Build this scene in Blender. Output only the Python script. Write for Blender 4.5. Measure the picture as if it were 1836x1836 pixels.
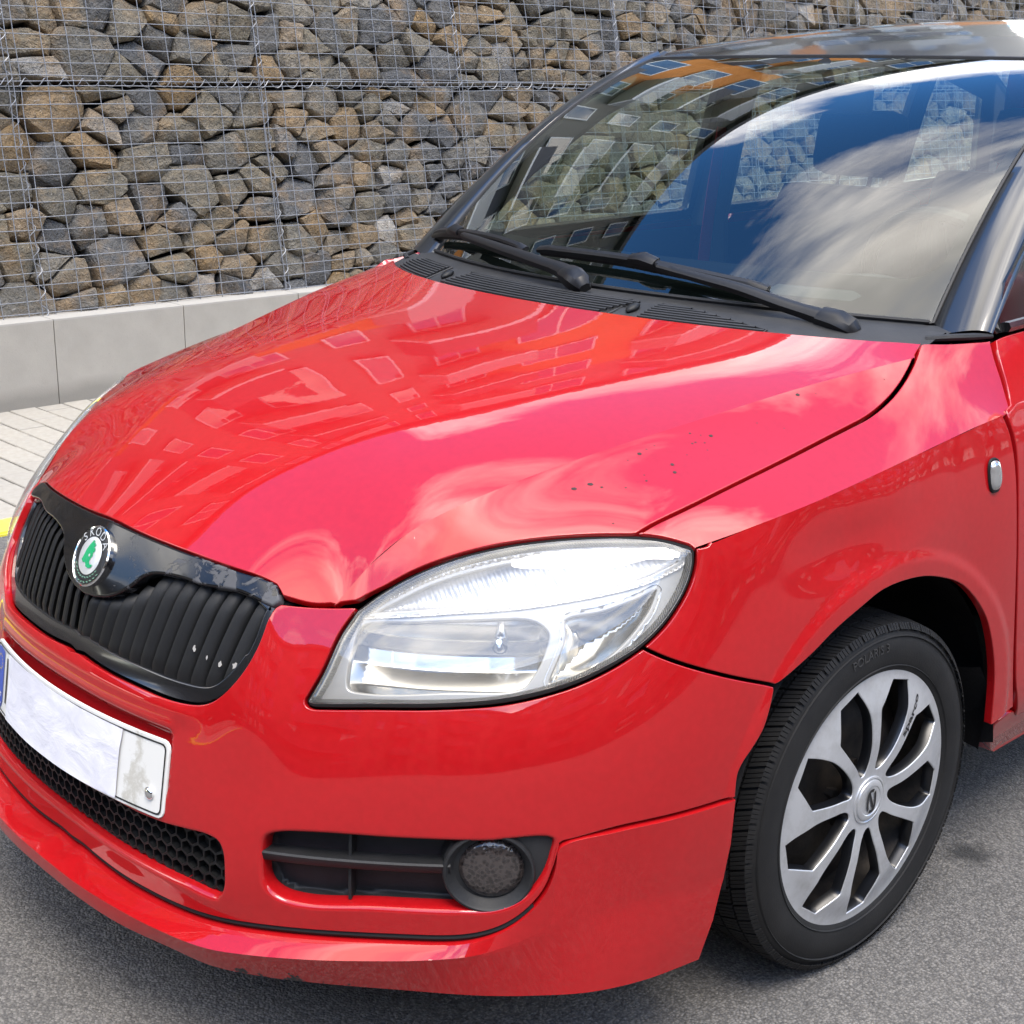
import bpy, bmesh, math, random
import numpy as np
from mathutils import Vector, Matrix, noise
from mathutils.geometry import delaunay_2d_cdt
R = math.radians
scene = bpy.context.scene
COL = scene.collection
for o in list(bpy.data.objects): bpy.data.objects.remove(o)

# ---------------------------------------------------------------- camera, sky, sun, exposure
# world frame: origin on the ground under the car's front axle, x to the car's left, y to its rear, z up
cam = bpy.data.cameras.new('camera')
cam_o = bpy.data.objects.new('camera', cam); COL.objects.link(cam_o); scene.camera = cam_o
CAM = Vector((1.8931, -1.8056, 1.3479)); YAW, PITCH, ROLL = -0.80931, 0.29145, 0.01483
fwd = Vector((math.sin(YAW)*math.cos(PITCH), math.cos(YAW)*math.cos(PITCH), -math.sin(PITCH)))
rgt0 = Vector((math.cos(YAW), -math.sin(YAW), 0)); up0 = rgt0.cross(fwd)
rgt = math.cos(ROLL)*rgt0 + math.sin(ROLL)*up0; upv = -math.sin(ROLL)*rgt0 + math.cos(ROLL)*up0
m = Matrix.Identity(4)
for i in range(3):
    m[i][0] = rgt[i]; m[i][1] = upv[i]; m[i][2] = -fwd[i]; m[i][3] = CAM[i]
cam_o.matrix_world = m
cam.sensor_width = 36; cam.lens = 51.43; cam.clip_start = .05; cam.clip_end = 3000
SUN_EL, SUN_AZ = 64, -32       # azimuth measured from +x towards +y, degrees
world = bpy.data.worlds.new('World'); scene.world = world; world.use_nodes = True
def build_world():
    nt = world.node_tree; N = nt.nodes; L = nt.links
    N.clear()
    out = N.new('ShaderNodeOutputWorld'); bg = N.new('ShaderNodeBackground')
    sky = N.new('ShaderNodeTexSky'); sky.sky_type = 'NISHITA'; sky.sun_disc = False
    sky.sun_elevation = R(SUN_EL); sky.sun_rotation = R(90 - SUN_AZ)
    sky.altitude = 300; sky.air_density = 1.0; sky.dust_density = .3; sky.ozone_density = 4.0
    tc = N.new('ShaderNodeTexCoord')
    # wind-drawn cumulus: noise on the direction projected to a flat cloud deck
    sep = N.new('ShaderNodeSeparateXYZ'); L.new(tc.outputs['Generated'], sep.inputs[0])
    mx = N.new('ShaderNodeMath'); mx.operation = 'MAXIMUM'; mx.inputs[1].default_value = .0; L.new(sep.outputs[2], mx.inputs[0])
    ad = N.new('ShaderNodeMath'); ad.operation = 'ADD'; ad.inputs[1].default_value = .18; L.new(mx.outputs[0], ad.inputs[0])
    dv = N.new('ShaderNodeVectorMath'); dv.operation = 'DIVIDE'; L.new(tc.outputs['Generated'], dv.inputs[0])
    cb = N.new('ShaderNodeCombineXYZ')
    for k in range(3): L.new(ad.outputs[0], cb.inputs[k])
    L.new(cb.outputs[0], dv.inputs[1])
    mp = N.new('ShaderNodeMapping'); L.new(dv.outputs[0], mp.inputs[0])
    mp.inputs['Location'].default_value = (11.3, 2.2, 0); mp.inputs['Rotation'].default_value = (0, 0, R(28)); mp.inputs['Scale'].default_value = (1.0, .55, .3)
    n1 = N.new('ShaderNodeTexNoise'); n1.inputs['Scale'].default_value = 1.55; n1.inputs['Detail'].default_value = 9; n1.inputs['Roughness'].default_value = .58; n1.inputs['Distortion'].default_value = .35
    L.new(mp.outputs[0], n1.inputs[0])
    rm = N.new('ShaderNodeValToRGB'); L.new(n1.outputs[0], rm.inputs[0])
    rm.color_ramp.elements[0].position = .455; rm.color_ramp.elements[1].position = .60
    n2 = N.new('ShaderNodeTexNoise'); n2.inputs['Scale'].default_value = 3.2; n2.inputs['Detail'].default_value = 6; L.new(mp.outputs[0], n2.inputs[0])
    cr = N.new('ShaderNodeValToRGB'); L.new(n2.outputs[0], cr.inputs[0])
    cr.color_ramp.elements[0].position = .35; cr.color_ramp.elements[0].color = (8.8, 8.4, 7.9, 1)
    cr.color_ramp.elements[1].position = .65; cr.color_ramp.elements[1].color = (23, 21.8, 20, 1)
    mix = N.new('ShaderNodeMixRGB'); L.new(rm.outputs[0], mix.inputs[0]); hs = N.new('ShaderNodeHueSaturation'); hs.inputs['Saturation'].default_value = 1.25; hs.inputs['Value'].default_value = 1.3; L.new(sky.outputs[0], hs.inputs['Color']); L.new(hs.outputs[0], mix.inputs[1]); L.new(cr.outputs[0], mix.inputs[2])
    L.new(mix.outputs[0], bg.inputs[0]); bg.inputs[1].default_value = .15
    L.new(bg.outputs[0], out.inputs[0])
build_world()
sun = bpy.data.lights.new('sun', 'SUN'); sun.energy = 1.3; sun.angle = R(25); sun.color = (1, .90, .77)
sun_o = bpy.data.objects.new('sun', sun); COL.objects.link(sun_o)
sd = Vector((math.cos(R(SUN_EL))*math.cos(R(SUN_AZ)), math.cos(R(SUN_EL))*math.sin(R(SUN_AZ)), math.sin(R(SUN_EL))))
sun_o.rotation_euler = (-sd).to_track_quat('-Z', 'Y').to_euler()
vs = scene.view_settings; vs.view_transform = 'Standard'; vs.look = 'None'; vs.gamma = 1; vs.use_curve_mapping = False; vs.exposure = 1.5
scene.render.engine = 'CYCLES'
scene.cycles.max_bounces = 14; scene.cycles.transparent_max_bounces = 16; scene.cycles.transmission_bounces = 10; scene.cycles.glossy_bounces = 8
scene.render.resolution_x = scene.render.resolution_y = 1024

# ---------------------------------------------------------------- helpers
def tag(o, label=None, cat=None, group=None, kind=None):
    if label: o['label'] = label
    if cat: o['category'] = cat
    if group: o['group'] = group
    if kind: o['kind'] = kind
    return o
def empty(name, loc=(0, 0, 0), parent=None):
    o = bpy.data.objects.new(name, None); COL.objects.link(o); o.location = loc; o.empty_display_size = .05
    if parent: o.parent = parent
    return o
def mesh(name, verts, faces, mat, parent=None, normals=None, smooth=True, sharp=None):
    me = bpy.data.meshes.new(name)
    me.from_pydata([tuple(map(float, v)) for v in verts], [], [tuple(int(i) for i in f) for f in faces])
    me.validate(); me.update()
    if smooth: me.polygons.foreach_set('use_smooth', [True]*len(me.polygons))
    if normals is not None: me.normals_split_custom_set_from_vertices([tuple(map(float, n)) for n in normals])
    elif sharp is not None: me.set_sharp_from_angle(angle=R(sharp))
    o = bpy.data.objects.new(name, me); COL.objects.link(o)
    if mat: me.materials.append(mat)
    if parent: o.parent = parent
    return o
def bm_obj(name, bm, mat, parent=None, smooth=False, sharp=35, bevel=0):
    if bevel: bmesh.ops.bevel(bm, geom=[e for e in bm.edges if len(e.link_faces) == 2 and e.calc_face_angle(0) > R(25)], offset=bevel, segments=2, affect='EDGES', profile=.6)
    me = bpy.data.meshes.new(name); bmesh.ops.recalc_face_normals(bm, faces=bm.faces[:]); bm.to_mesh(me); bm.free()
    if smooth or bevel:
        me.polygons.foreach_set('use_smooth', [True]*len(me.polygons)); me.set_sharp_from_angle(angle=R(sharp))
    if mat: me.materials.append(mat)
    o = bpy.data.objects.new(name, me); COL.objects.link(o)
    if parent: o.parent = parent
    return o
def add_box(bm, lo, hi, M=None):
    vs = [bm.verts.new((x, y, z)) for z in (lo[2], hi[2]) for y in (lo[1], hi[1]) for x in (lo[0], hi[0])]
    for f in ((0,2,3,1),(4,5,7,6),(0,1,5,4),(2,6,7,3),(0,4,6,2),(1,3,7,5)): bm.faces.new([vs[i] for i in f])
    if M is not None: bmesh.ops.transform(bm, matrix=M, verts=vs)
    return vs
def nrm(v): return v/np.maximum(np.linalg.norm(v, axis=-1, keepdims=True), 1e-12)
def tube(bm, pts, r, seg=8, closed=False, cap=True):
    pts = np.array(pts, float); n = len(pts); rr = np.broadcast_to(np.array(r, float), (n,))
    if closed: T = nrm(np.roll(pts, -1, 0)-np.roll(pts, 1, 0))
    else: T = nrm(np.gradient(pts, axis=0))
    ref = np.array([0, 0, 1.]); 
    if abs(T[0] @ ref) > .9: ref = np.array([1., 0, 0])
    A = nrm(np.cross(T[0], ref)); rings = []
    for i in range(n):
        A = nrm(A-T[i]*(A @ T[i])); B = np.cross(T[i], A)
        rings.append([bm.verts.new(tuple(pts[i]+rr[i]*(math.cos(a)*A+math.sin(a)*B))) for a in np.linspace(0, 2*math.pi, seg, endpoint=False)])
    for i in range(n if closed else n-1):
        a, b = rings[i], rings[(i+1) % n]
        for k in range(seg): bm.faces.new((a[k], a[(k+1) % seg], b[(k+1) % seg], b[k]))
    if cap and not closed: bm.faces.new(rings[0][::-1]); bm.faces.new(rings[-1])
def catmull(P, n=8, closed=False):
    P = np.array(P, float)
    if len(P) < 3 and not closed: return np.array([P[0]+(P[-1]-P[0])*t for t in np.linspace(0, 1, n+1)])
    if closed: Q = np.vstack([P[-1], P, P[0], P[1]])
    else: Q = np.vstack([2*P[0]-P[1], P, 2*P[-1]-P[-2]])
    out = []
    for i in range(1, len(Q)-2):
        p0, p1, p2, p3 = Q[i-1:i+3]
        d1 = np.linalg.norm(p2-p1)**.5+1e-9; d0 = max(np.linalg.norm(p1-p0)**.5, 1e-6); d2 = max(np.linalg.norm(p3-p2)**.5, 1e-6)
        m1 = (p1-p0)/d0-(p2-p0)/(d0+d1)+(p2-p1)/d1; m2 = (p2-p1)/d1-(p3-p1)/(d1+d2)+(p3-p2)/d2
        m1 *= d1; m2 *= d1
        for t in np.arange(n)/n:
            out.append((2*t**3-3*t**2+1)*p1+(t**3-2*t**2+t)*m1+(-2*t**3+3*t**2)*p2+(t**3-t**2)*m2)
    if not closed: out.append(P[-1])
    return np.array(out)
def resample(P, h, closed=True):
    P = np.array(P, float)
    if closed: P = np.vstack([P, P[:1]])
    d = np.concatenate([[0], np.cumsum(np.linalg.norm(np.diff(P, axis=0), axis=1))])
    n = max(3, int(round(d[-1]/h))); s = np.linspace(0, d[-1], n+1)
    Q = np.stack([np.interp(s, d, P[:, k]) for k in range(P.shape[1])], 1)
    return Q[:-1] if closed else Q
def inside(poly, pts):
    poly = np.array(poly); pts = np.array(pts); r = np.zeros(len(pts), bool)
    x, y = pts[:, 0], pts[:, 1]; j = len(poly)-1
    for i in range(len(poly)):
        xi, yi = poly[i]; xj, yj = poly[j]
        c = ((yi > y) != (yj > y)) & (x < (xj-xi)*(y-yi)/(yj-yi+1e-15)+xi); r ^= c; j = i
    return r
def area2(P): P = np.array(P); return .5*np.sum(P[:, 0]*np.roll(P[:, 1], -1)-np.roll(P[:, 0], -1)*P[:, 1])
def dist_poly(poly, pts):
    poly = np.array(poly); d = np.full(len(pts), 1e9)
    a = poly; b = np.roll(poly, -1, 0)
    for i in range(len(a)):
        ab = b[i]-a[i]; t = np.clip(((pts-a[i]) @ ab)/(ab @ ab+1e-15), 0, 1)
        d = np.minimum(d, np.linalg.norm(pts-a[i]-t[:, None]*ab, axis=1))
    return d
# ---------------------------------------------------------------- materials
def mat(name, col=(.5, .5, .5), rough=.5, metal=0, coat=0, coat_r=.03, spec=.5, **k):
    m = bpy.data.materials.new(name); m.use_nodes = True; b = m.node_tree.nodes['Principled BSDF']
    b.inputs['Base Color'].default_value = (*col, 1); b.inputs['Roughness'].default_value = rough; b.inputs['Metallic'].default_value = metal
    b.inputs['Coat Weight'].default_value = coat; b.inputs['Coat Roughness'].default_value = coat_r; b.inputs['Specular IOR Level'].default_value = spec
    return m
class NT:
    """small node-building helper"""
    def __init__(s, m): s.t = m.node_tree; s.N = s.t.nodes; s.L = s.t.links; s.b = s.N.get('Principled BSDF'); s.out = s.N.get('Material Output')
    def n(s, kind, **k):
        x = s.N.new('ShaderNode'+kind)
        for a, v in k.items():
            if a.startswith('i_'): x.inputs[a[2:].replace('_', ' ')].default_value = v
            else: setattr(x, a, v)
        return x
    def coord(s, scale=1, out='Object'):
        tc = s.n('TexCoord'); mp = s.n('Mapping'); s.L.new(tc.outputs[out], mp.inputs[0])
        mp.inputs['Scale'].default_value = scale if isinstance(scale, tuple) else (scale,)*3
        return mp.outputs[0]
    def noise(s, co, scale, detail=4, rough=.5, dist=0):
        x = s.n('TexNoise'); s.L.new(co, x.inputs[0]); x.inputs['Scale'].default_value = scale; x.inputs['Detail'].default_value = detail
        x.inputs['Roughness'].default_value = rough; x.inputs['Distortion'].default_value = dist; return x
    def ramp(s, fac, stops):
        x = s.n('ValToRGB'); s.L.new(fac, x.inputs[0]); e = x.color_ramp.elements
        while len(e) < len(stops): e.new(.5)
        for k, (p, c) in enumerate(stops):
            e[k].position = p; e[k].color = (*c, 1) if not isinstance(c, (int, float)) else (c, c, c, 1)
        return x.outputs[0]
    def mixc(s, fac, a, b, mode='MIX'):
        x = s.n('MixRGB', blend_type=mode)
        for i, v in enumerate((fac, a, b)):
            if hasattr(v, 'links'): s.L.new(v, x.inputs[i])
            else: x.inputs[i].default_value = v if i == 0 else (*v, 1)
        return x.outputs[0]
    def math(s, op, a, b=0.):
        x = s.n('Math', operation=op)
        for i, v in enumerate((a, b)):
            if hasattr(v, 'links'): s.L.new(v, x.inputs[i])
            else: x.inputs[i].default_value = v
        return x.outputs[0]
    def bump(s, h, strength=.3, dist=.01, to=None):
        x = s.n('Bump'); s.L.new(h, x.inputs['Height']); x.inputs['Strength'].default_value = strength; x.inputs['Distance'].default_value = dist
        s.L.new(x.outputs[0], (to or s.b).inputs['Normal']); return x
    def set(s, name, sock): s.L.new(sock, s.b.inputs[name])
M = {}
def build_car_mats():
    m = M['paint'] = mat('red_paint', (.52, .005, .012), .5, 0, 1, .008, .08)
    t = NT(m); co = t.coord(1)
    n = t.noise(co, 90, 3); t.set('Base Color', t.mixc(t.ramp(n.outputs[0], [(.3, 0), (.7, 1)]), (.330, .0034, .0056), (.365, .0043, .0070)))
    d = t.noise(co, 7, 5, .6); t.set('Coat Roughness', t.ramp(d.outputs[0], [(.35, .004), (.8, .022)]))
    o = t.noise(co, 60, 2); bp = t.n('Bump'); t.L.new(o.outputs[0], bp.inputs['Height']); bp.inputs['Strength'].default_value = .006; bp.inputs['Distance'].default_value = .004
    t.L.new(bp.outputs[0], t.b.inputs['Coat Normal']); t.b.inputs['Coat IOR'].default_value = 1.6
    # same paint with stone chips down to grey primer along the low edge of the spoiler
    m2 = M['paint_chipped'] = m.copy(); m2.name = 'red_paint_chipped'; t = NT(m2); co = t.coord(1); sp = t.n('SeparateXYZ'); t.L.new(co, sp.inputs[0])
    n = t.noise(co, 34, 6, .7); lowz = t.ramp(sp.outputs[2], [(.168, .16), (.205, 0.)]); fx = t.ramp(sp.outputs[0], [(.30, 0), (.36, .10), (.52, .10), (.60, 0)])
    k = t.ramp(t.math('ADD', n.outputs[0], t.math('ADD', lowz, fx)), [(.795, 0), (.81, 1)])
    old = t.b.inputs['Base Color'].links[0].from_socket; t.set('Base Color', t.mixc(k, old, (.045, .04, .04))); t.set('Coat Weight', t.ramp(k, [(0, 1.), (1, .1)]))
    M['black_paint'] = mat('black_roof_paint', (.006, .0065, .008), .35, 0, 1, .06)
    m = M['trim'] = mat('black_gloss_trim', (.008, .008, .009), .22, 0, .6, .08)
    m = M['plastic'] = mat('black_plastic', (.016, .017, .019), .5, spec=.3)
    t = NT(m); co = t.coord(1); n = t.noise(co, 420, 2); t.bump(n.outputs[0], .25, .001)
    d = t.noise(co, 9, 5, .6); t.set('Base Color', t.mixc(t.ramp(d.outputs[0], [(.35, 0), (.75, 1)]), (.0045, .0047, .005), (.010, .0105, .011)))
    m = M['grey_plastic'] = mat('weathered_grey_plastic', (.05, .052, .055), .55, spec=.35)
    t = NT(m); co = t.coord(1); d = t.noise(co, 14, 5, .65); t.set('Base Color', t.mixc(t.ramp(d.outputs[0], [(.3, 0), (.75, 1)]), (.009, .0095, .0105), (.022, .0225, .024)))
    n = t.noise(co, 380, 2); t.bump(n.outputs[0], .25, .001)
    M['void'] = mat('dark_void', (.006, .006, .006), .9)  # near-black, also the painted shade of the cowl vents
    M['rubber'] = mat('black_rubber', (.006, .006, .0065), .65, spec=.3)
    M['chrome'] = mat('chrome', (.85, .86, .87), .07, 1)
    M['silver'] = mat('silver_plastic', (.62, .63, .64), .3, .35)
build_car_mats()
# ---------------------------------------------------------------- body surface fields of the car
class TPS:
    def __init__(s, X, Y, reg=0., scale=(1, 1)):
        s.sc = np.array(scale); s.X = np.array(X, float)*s.sc; n = len(X)
        K = s.k(s.X, s.X)+reg*np.eye(n); P = np.hstack([np.ones((n, 1)), s.X])
        s.w = np.linalg.solve(np.block([[K, P], [P.T, np.zeros((3, 3))]]), np.concatenate([Y, np.zeros(3)]))
    @staticmethod
    def k(a, b):
        d2 = ((a[:, None]-b[None])**2).sum(-1); return .5*d2*np.log(d2+1e-12)
    def __call__(s, Q):
        Q = np.atleast_2d(Q)*s.sc; n = len(s.X); out = np.empty(len(Q))
        for i in range(0, len(Q), 4000):
            q = Q[i:i+4000]; out[i:i+4000] = s.k(q, s.X) @ s.w[:n]+s.w[n]+q @ s.w[n+1:]
        return out
def sstep(a, b, x): t = np.clip((x-a)/(b-a), 0, 1); return t*t*(3-2*t)
T = {
 'HL_TOP': [(445,-705,669),(448,-698,675),(464,-667,697),(489,-625,720),(528,-574,742),(569,-525,755),(611,-476,762),(655,-429,765),(693,-400,766),(719,-381,762),(735,-368,754)],
 'HL_REST': [(735,-368,754),(741,-374,730),(742,-389,700),(738,-420,663),(728,-455,634),(714,-486,615),(691,-529,594),(665,-569,580),(626,-618,568),(583,-664,562),(511,-727,556),(458,-766,550),(438,-779,549),(431,-781,554),(433,-775,564),(438,-757,593),(440,-730,638),(445,-705,669)],
 'GR_TOP': [(6,-815,711),(68,-813,708),(147,-804,704),(216,-792,700),(277,-777,695),(321,-763,692),(338,-758,688),(355,-761,671)],
 'GR_SIDE': [(355,-761,671),(348,-772,658),(351,-792,622),(344,-813,586),(330,-832,558),(315,-845,539),(299,-853,529),(240,-871,525),(170,-882,526),(87,-890,527),(3,-891,531)],
 'FOG': [(416,-845,374),(431,-834,384),(478,-803,391),(565,-736,394),(643,-663,395),(705,-588,396),(706,-591,372),(701,-603,339),(688,-624,311),(665,-651,295),(624,-692,291),(542,-764,288),(468,-821,281),(436,-842,288),(420,-851,305),(414,-851,339)],
 'LG': [(0,-918,262),(124,-916,261),(230,-908,265),(303,-897,267),(338,-889,265),(354,-884,266),(363,-881,274),(368,-879,288),(368,-877,311),(364,-876,340),(355,-877,354),(333,-884,359),(304,-893,357),(255,-903,351)],
 'BUMP_SEAM': [(728,-455,633),(750,-431,618),(787,-356,585),(807,-270,553)],
 'HOODSEAM_F': [(355,-762,670),(394,-740,669),(425,-717,671),(443,-703,673),(448,-698,675)],
 'GAP': [(-10,-915,234),(40,-915,228),(136,-912,223),(222,-905,226),(297,-895,231),(359,-880,237),(416,-853,242),(482,-810,246),(570,-741,252),(625,-693,255),(650,-667,261),(675,-641,275),(692,-619,297),(706,-597,330),(710,-583,387)],
 'SP_TOP': [(712,-580,389),(749,-516,402),(780,-443,406),(802,-356,408),(804,-341,408)],
 'SP_REAR': [(804,-342,398),(801,-358,328),(797,-371,241),(795,-382,167)],
 'BUMP_REAR': [(807,-270,553),(808,-274,544),(808,-293,496),(805,-335,447),(804,-341,408)],
 'TRIM_LO': [(291,-787,672),(236,-806,669),(187,-817,671),(137,-828,666),(117,-836,657),(98,-847,639),(63,-860,619),(23,-865,612)],
 'SLATBOT': [(334,-827,565),(310,-842,550),(281,-855,540),(236,-867,537),(165,-879,540),(82,-886,542),(-4,-886,546)],
 'BADGE': [(0,-845,660)],
 'PLATE': [(251,-884,468),(260,-902,355)],
 'FOGC': [(651,-662,347)],
 'DOORLOW': [(806,309,852),(813,321,809),(821,327,749),(826,332,684),(829,349,567),(826,375,443),(821,409,322)],
 'ARCH': [(807,-270,553),(808,-262,556),(813,-198,582),(815,-148,606),(818,-94,625),(818,-40,639),(818,49,637),(819,114,622),(820,181,594),(824,247,536),(825,276,493),(823,305,424),(822,317,373),(820,324,311)],
 'FBOT': [(820,324,311),(821,409,322)],
 'MARK': [(815,259,758)],
 'HLM': [(436,-692,655),(491,-638,665),(544,-586,670),(598,-533,671),(621,-523,655),(630,-537,627),(631,-558,599),(626,-575,583),(552,-651,575),(476,-717,567),(452,-731,571),(443,-725,593),(438,-711,623)],
 'HLA': [(624,-507,671),(654,-467,683),(679,-429,698),(696,-404,708),(702,-415,683),(701,-435,659),(693,-463,632),(679,-495,609),(658,-531,594),(642,-551,590),(638,-531,624),(633,-515,649)],
 'HLT': [(434,-692,663),(476,-654,668),(520,-609,674),(587,-540,683),(647,-465,699),(687,-413,715),(713,-376,733)],
 'HLTT': [(443,-685,670),(459,-659,685),(485,-618,708),(523,-567,728),(564,-519,741),(606,-470,748),(651,-424,751),(686,-396,751),(712,-375,747)],
 'CREASE': [(418,-721,671),(427,-690,705),(440,-644,749),(453,-597,769),(476,-516,795),(509,-401,824),(534,-313,842),(575,-168,869),(619,-14,898),(648,87,913),(678,193,927),(716,326,944)],
 'SHOULDER': [(735,-367,754),(739,-355,757),(761,-292,770),(779,-167,787),(788,-19,807),(792,153,828),(795,330,847)],
 'REAR': [(-658,232,944),(-306,102,947),(-108,68,949),(56,51,952),(240,68,951),(370,104,949),(477,144,948),(576,204,947),(659,268,946)],
 'LIPK': [(-40,-940,192),(52,-950,192),(140,-943,193),(253,-926,194),(363,-909,195),(407,-885,205),(487,-821,212),(524,-797,215),(604,-722,222),(645,-663,227),(655,-621,230),(644,-570,232)],
 'LIPB': [(-138,-942,178),(-24,-955,178),(106,-953,178),(226,-937,178),(284,-918,178),(355,-900,170),(385,-886,170),(482,-812,169),(567,-740,168),(651,-667,168),(699,-612,167),(743,-552,167),(773,-476,166),(792,-383,166)],
 'HSEAM': [(672,-415,766),(679,-379,780),(690,-302,799),(698,-216,815),(704,-121,831),(709,-22,850),(713,58,866),(706,125,886),(694,184,911),(677,238,945),(674,244,950)],
 'DOORTOP': [(727,366,949),(746,354,921),(768,345,887),(794,331,849)],
 'APB': [(674,244,950),(695,286,948),(711,324,949),(727,366,949)],
}
for k_ in T: T[k_] = np.array(T[k_], float)/1000
def gsmooth(P, sig, n=120, keep=True):
    """smooth a traced curve along its length, ends fixed"""
    c = catmull(P, 12); d = np.concatenate([[0], np.cumsum(np.linalg.norm(np.diff(c, axis=0), axis=1))]); s_ = np.linspace(0, d[-1], n)
    q = np.stack([np.interp(s_, d, c[:, k]) for k in range(3)], 1); lin = q[0]+(q[-1]-q[0])*(s_/d[-1])[:, None]; e = q-lin
    ext = np.vstack([-e[1:][::-1], e, -e[:-1][::-1]]); se = np.concatenate([-s_[1:][::-1], s_, 2*d[-1]-s_[:-1][::-1]])
    w = np.exp(-.5*((s_[:, None]-se[None])/sig)**2); return lin+(w @ ext)/w.sum(1)[:, None]
def thin(P, n): return P[np.unique(np.linspace(0, len(P)-1, n).round().astype(int))]
def mir(P): return np.array(P)*np.array([-1, 1, 1])
T['CREASE'] = thin(gsmooth(T['CREASE'], .05), 18)
T['SHOULDER'] = thin(gsmooth(T['SHOULDER'], .05), 9)
T['HSEAM'] = thin(gsmooth(T['HSEAM'], .02), 14)
T['GAP'] = thin(gsmooth(T['GAP'], .016), 40)
T['LIPB'] = thin(gsmooth(T['LIPB'], .08), 30); T['LIPK'] = thin(gsmooth(T['LIPK'], .08), 30)
T['GR_SIDE'] = thin(gsmooth(T['GR_SIDE'], .012), 30)
T['HL_TOP'] = thin(gsmooth(T['HL_TOP'], .02), 12)
_x = np.abs(T['REAR'][:, 0]); _A = np.stack([np.ones_like(_x), _x**2, _x**4], 1); _c = np.linalg.lstsq(_A, T['REAR'][:, 1], rcond=None)[0]
_x = np.linspace(.66, 0, 14); T['REAR'] = np.stack([_x, _c[0]+_c[1]*_x**2+_c[2]*_x**4, .9515-.006*(_x/.66)**2], 1)
Y0 = -.10
# front fascia and flanks: distance from a vertical axis as a function of (angle, height)
FP = {0.15: [(0, -0.905), (0.26, -0.89), (0.36, -0.868), (0.48, -0.8), (0.6, -0.71), (0.7, -0.605), (0.76, -0.5), (0.795, -0.38), (0.81, -0.25)], 0.28: [(0, -0.92), (0.26, -0.905), (0.36, -0.882), (0.48, -0.812), (0.6, -0.715), (0.7, -0.61), (0.76, -0.505), (0.795, -0.385), (0.81, -0.25)], 0.42: [(0, -0.915), (0.256, -0.893), (0.36, -0.862), (0.48, -0.795), (0.6, -0.7), (0.7, -0.59), (0.76, -0.49), (0.797, -0.38), (0.813, -0.25)], 0.55: [(0, -0.885), (0.2, -0.87), (0.33, -0.835), (0.427, -0.785), (0.55, -0.7), (0.65, -0.605), (0.725, -0.51), (0.773, -0.42), (0.798, -0.33), (0.813, -0.22)], 0.67: [(0, -0.84), (0.2, -0.815), (0.358, -0.76), (0.45, -0.7), (0.55, -0.612), (0.645, -0.52), (0.712, -0.45), (0.757, -0.383), (0.786, -0.29), (0.803, -0.19)], 0.77: [(0, -0.775), (0.2, -0.75), (0.358, -0.69), (0.45, -0.618), (0.55, -0.532), (0.65, -0.43), (0.7, -0.392), (0.735, -0.36), (0.762, -0.29), (0.78, -0.19)]}
FSIDE = [(0.818, 0, 0.35), (0.818, 0, 0.5), (0.818, 0, 0.65), (0.812, 0, 0.75), (0.795, 0, 0.83), (0.812, 0.2, 0.3), (0.82, 0.2, 0.5), (0.82, 0.2, 0.65), (0.813, 0.2, 0.75), (0.795, 0.2, 0.85), (0.812, 0.5, 0.3), (0.82, 0.5, 0.5), (0.82, 0.5, 0.65), (0.815, 0.5, 0.75), (0.797, 0.5, 0.88), (0.812, -0.1, 0.3), (0.817, -0.1, 0.5), (0.816, -0.1, 0.65), (0.783, -0.1, 0.82)]
def build_F():
    X, Y = [], []
    pts = [(x, y, z) for z, l in FP.items() for x, y in l]+FSIDE
    for x, y, z in pts:
        for s in ((1, -1) if x > 0 else (1,)): X.append((math.atan2(s*x, -(y-Y0)), z)); Y.append(math.hypot(x, y-Y0))
    return TPS(X, np.array(Y), 1.5e-4, (.85, 1))
F0 = build_F()
ARCH_Z, ARCH_R = .304, .335
class Field:
    def n(s, q, h=2e-4):
        q = np.atleast_2d(q); a = s.p(q+[h, 0])-s.p(q-[h, 0]); b = s.p(q+[0, h])-s.p(q-[0, h])
        v = nrm(np.cross(a, b)); return v*s.sign
class FF(Field):          # domain (angle*.85, z)
    sign = 1
    def q(s, P): P = np.atleast_2d(P); return np.stack([.85*np.arctan2(P[:, 0], -(P[:, 1]-Y0)), P[:, 2]], 1)
    def p(s, q):
        q = np.atleast_2d(q); a = q[:, 0]/.85; r = F0(np.stack([a, q[:, 1]], 1))+s.detail(q)
        return np.stack([r*np.sin(a), Y0-r*np.cos(a), q[:, 1]], 1)
    def detail(s, q):
        a = np.abs(q[:, 0]/.85); y = Y0-.83*np.cos(a); z = q[:, 1]
        # flared lip around the wheel arch
        yy = np.where(a > 1.0, -np.cos(a)*.82/np.maximum(np.sin(a), .3)+Y0, -9); d = np.hypot(yy, z-ARCH_Z)-ARCH_R
        fl = .0045*(1-sstep(.026, .050, d))*(a > 1.0)
        return fl
FS = FF()
def dedupe(P, eps=1e-5):
    k = [0]
    for i in range(1, len(P)):
        if np.linalg.norm(P[i]-P[k[-1]]) > eps: k.append(i)
    return P[k]
def build_H():
    C1 = thin(gsmooth(np.vstack([T['GR_TOP'], T['HOODSEAM_F'][1:3]])[1:], .03), 9); cr = T['CREASE']
    P = np.vstack([C1, cr[cr[:, 1] < .30], T['REAR'], [(0, -.815, .711), (0, -.45, .863)]]); P = np.vstack([P, mir(P[P[:, 0] > 1e-6])])
    P2 = np.vstack([cr, T['HL_TOP'][1:-1], T['SHOULDER'], [(.745, .40, .945), (.795, .45, .905)]])
    return TPS(P[:, :2], P[:, 2], 3e-5), TPS(P2[:, :2], P2[:, 2], 1.5e-5)
H1, H2 = build_H()
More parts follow.
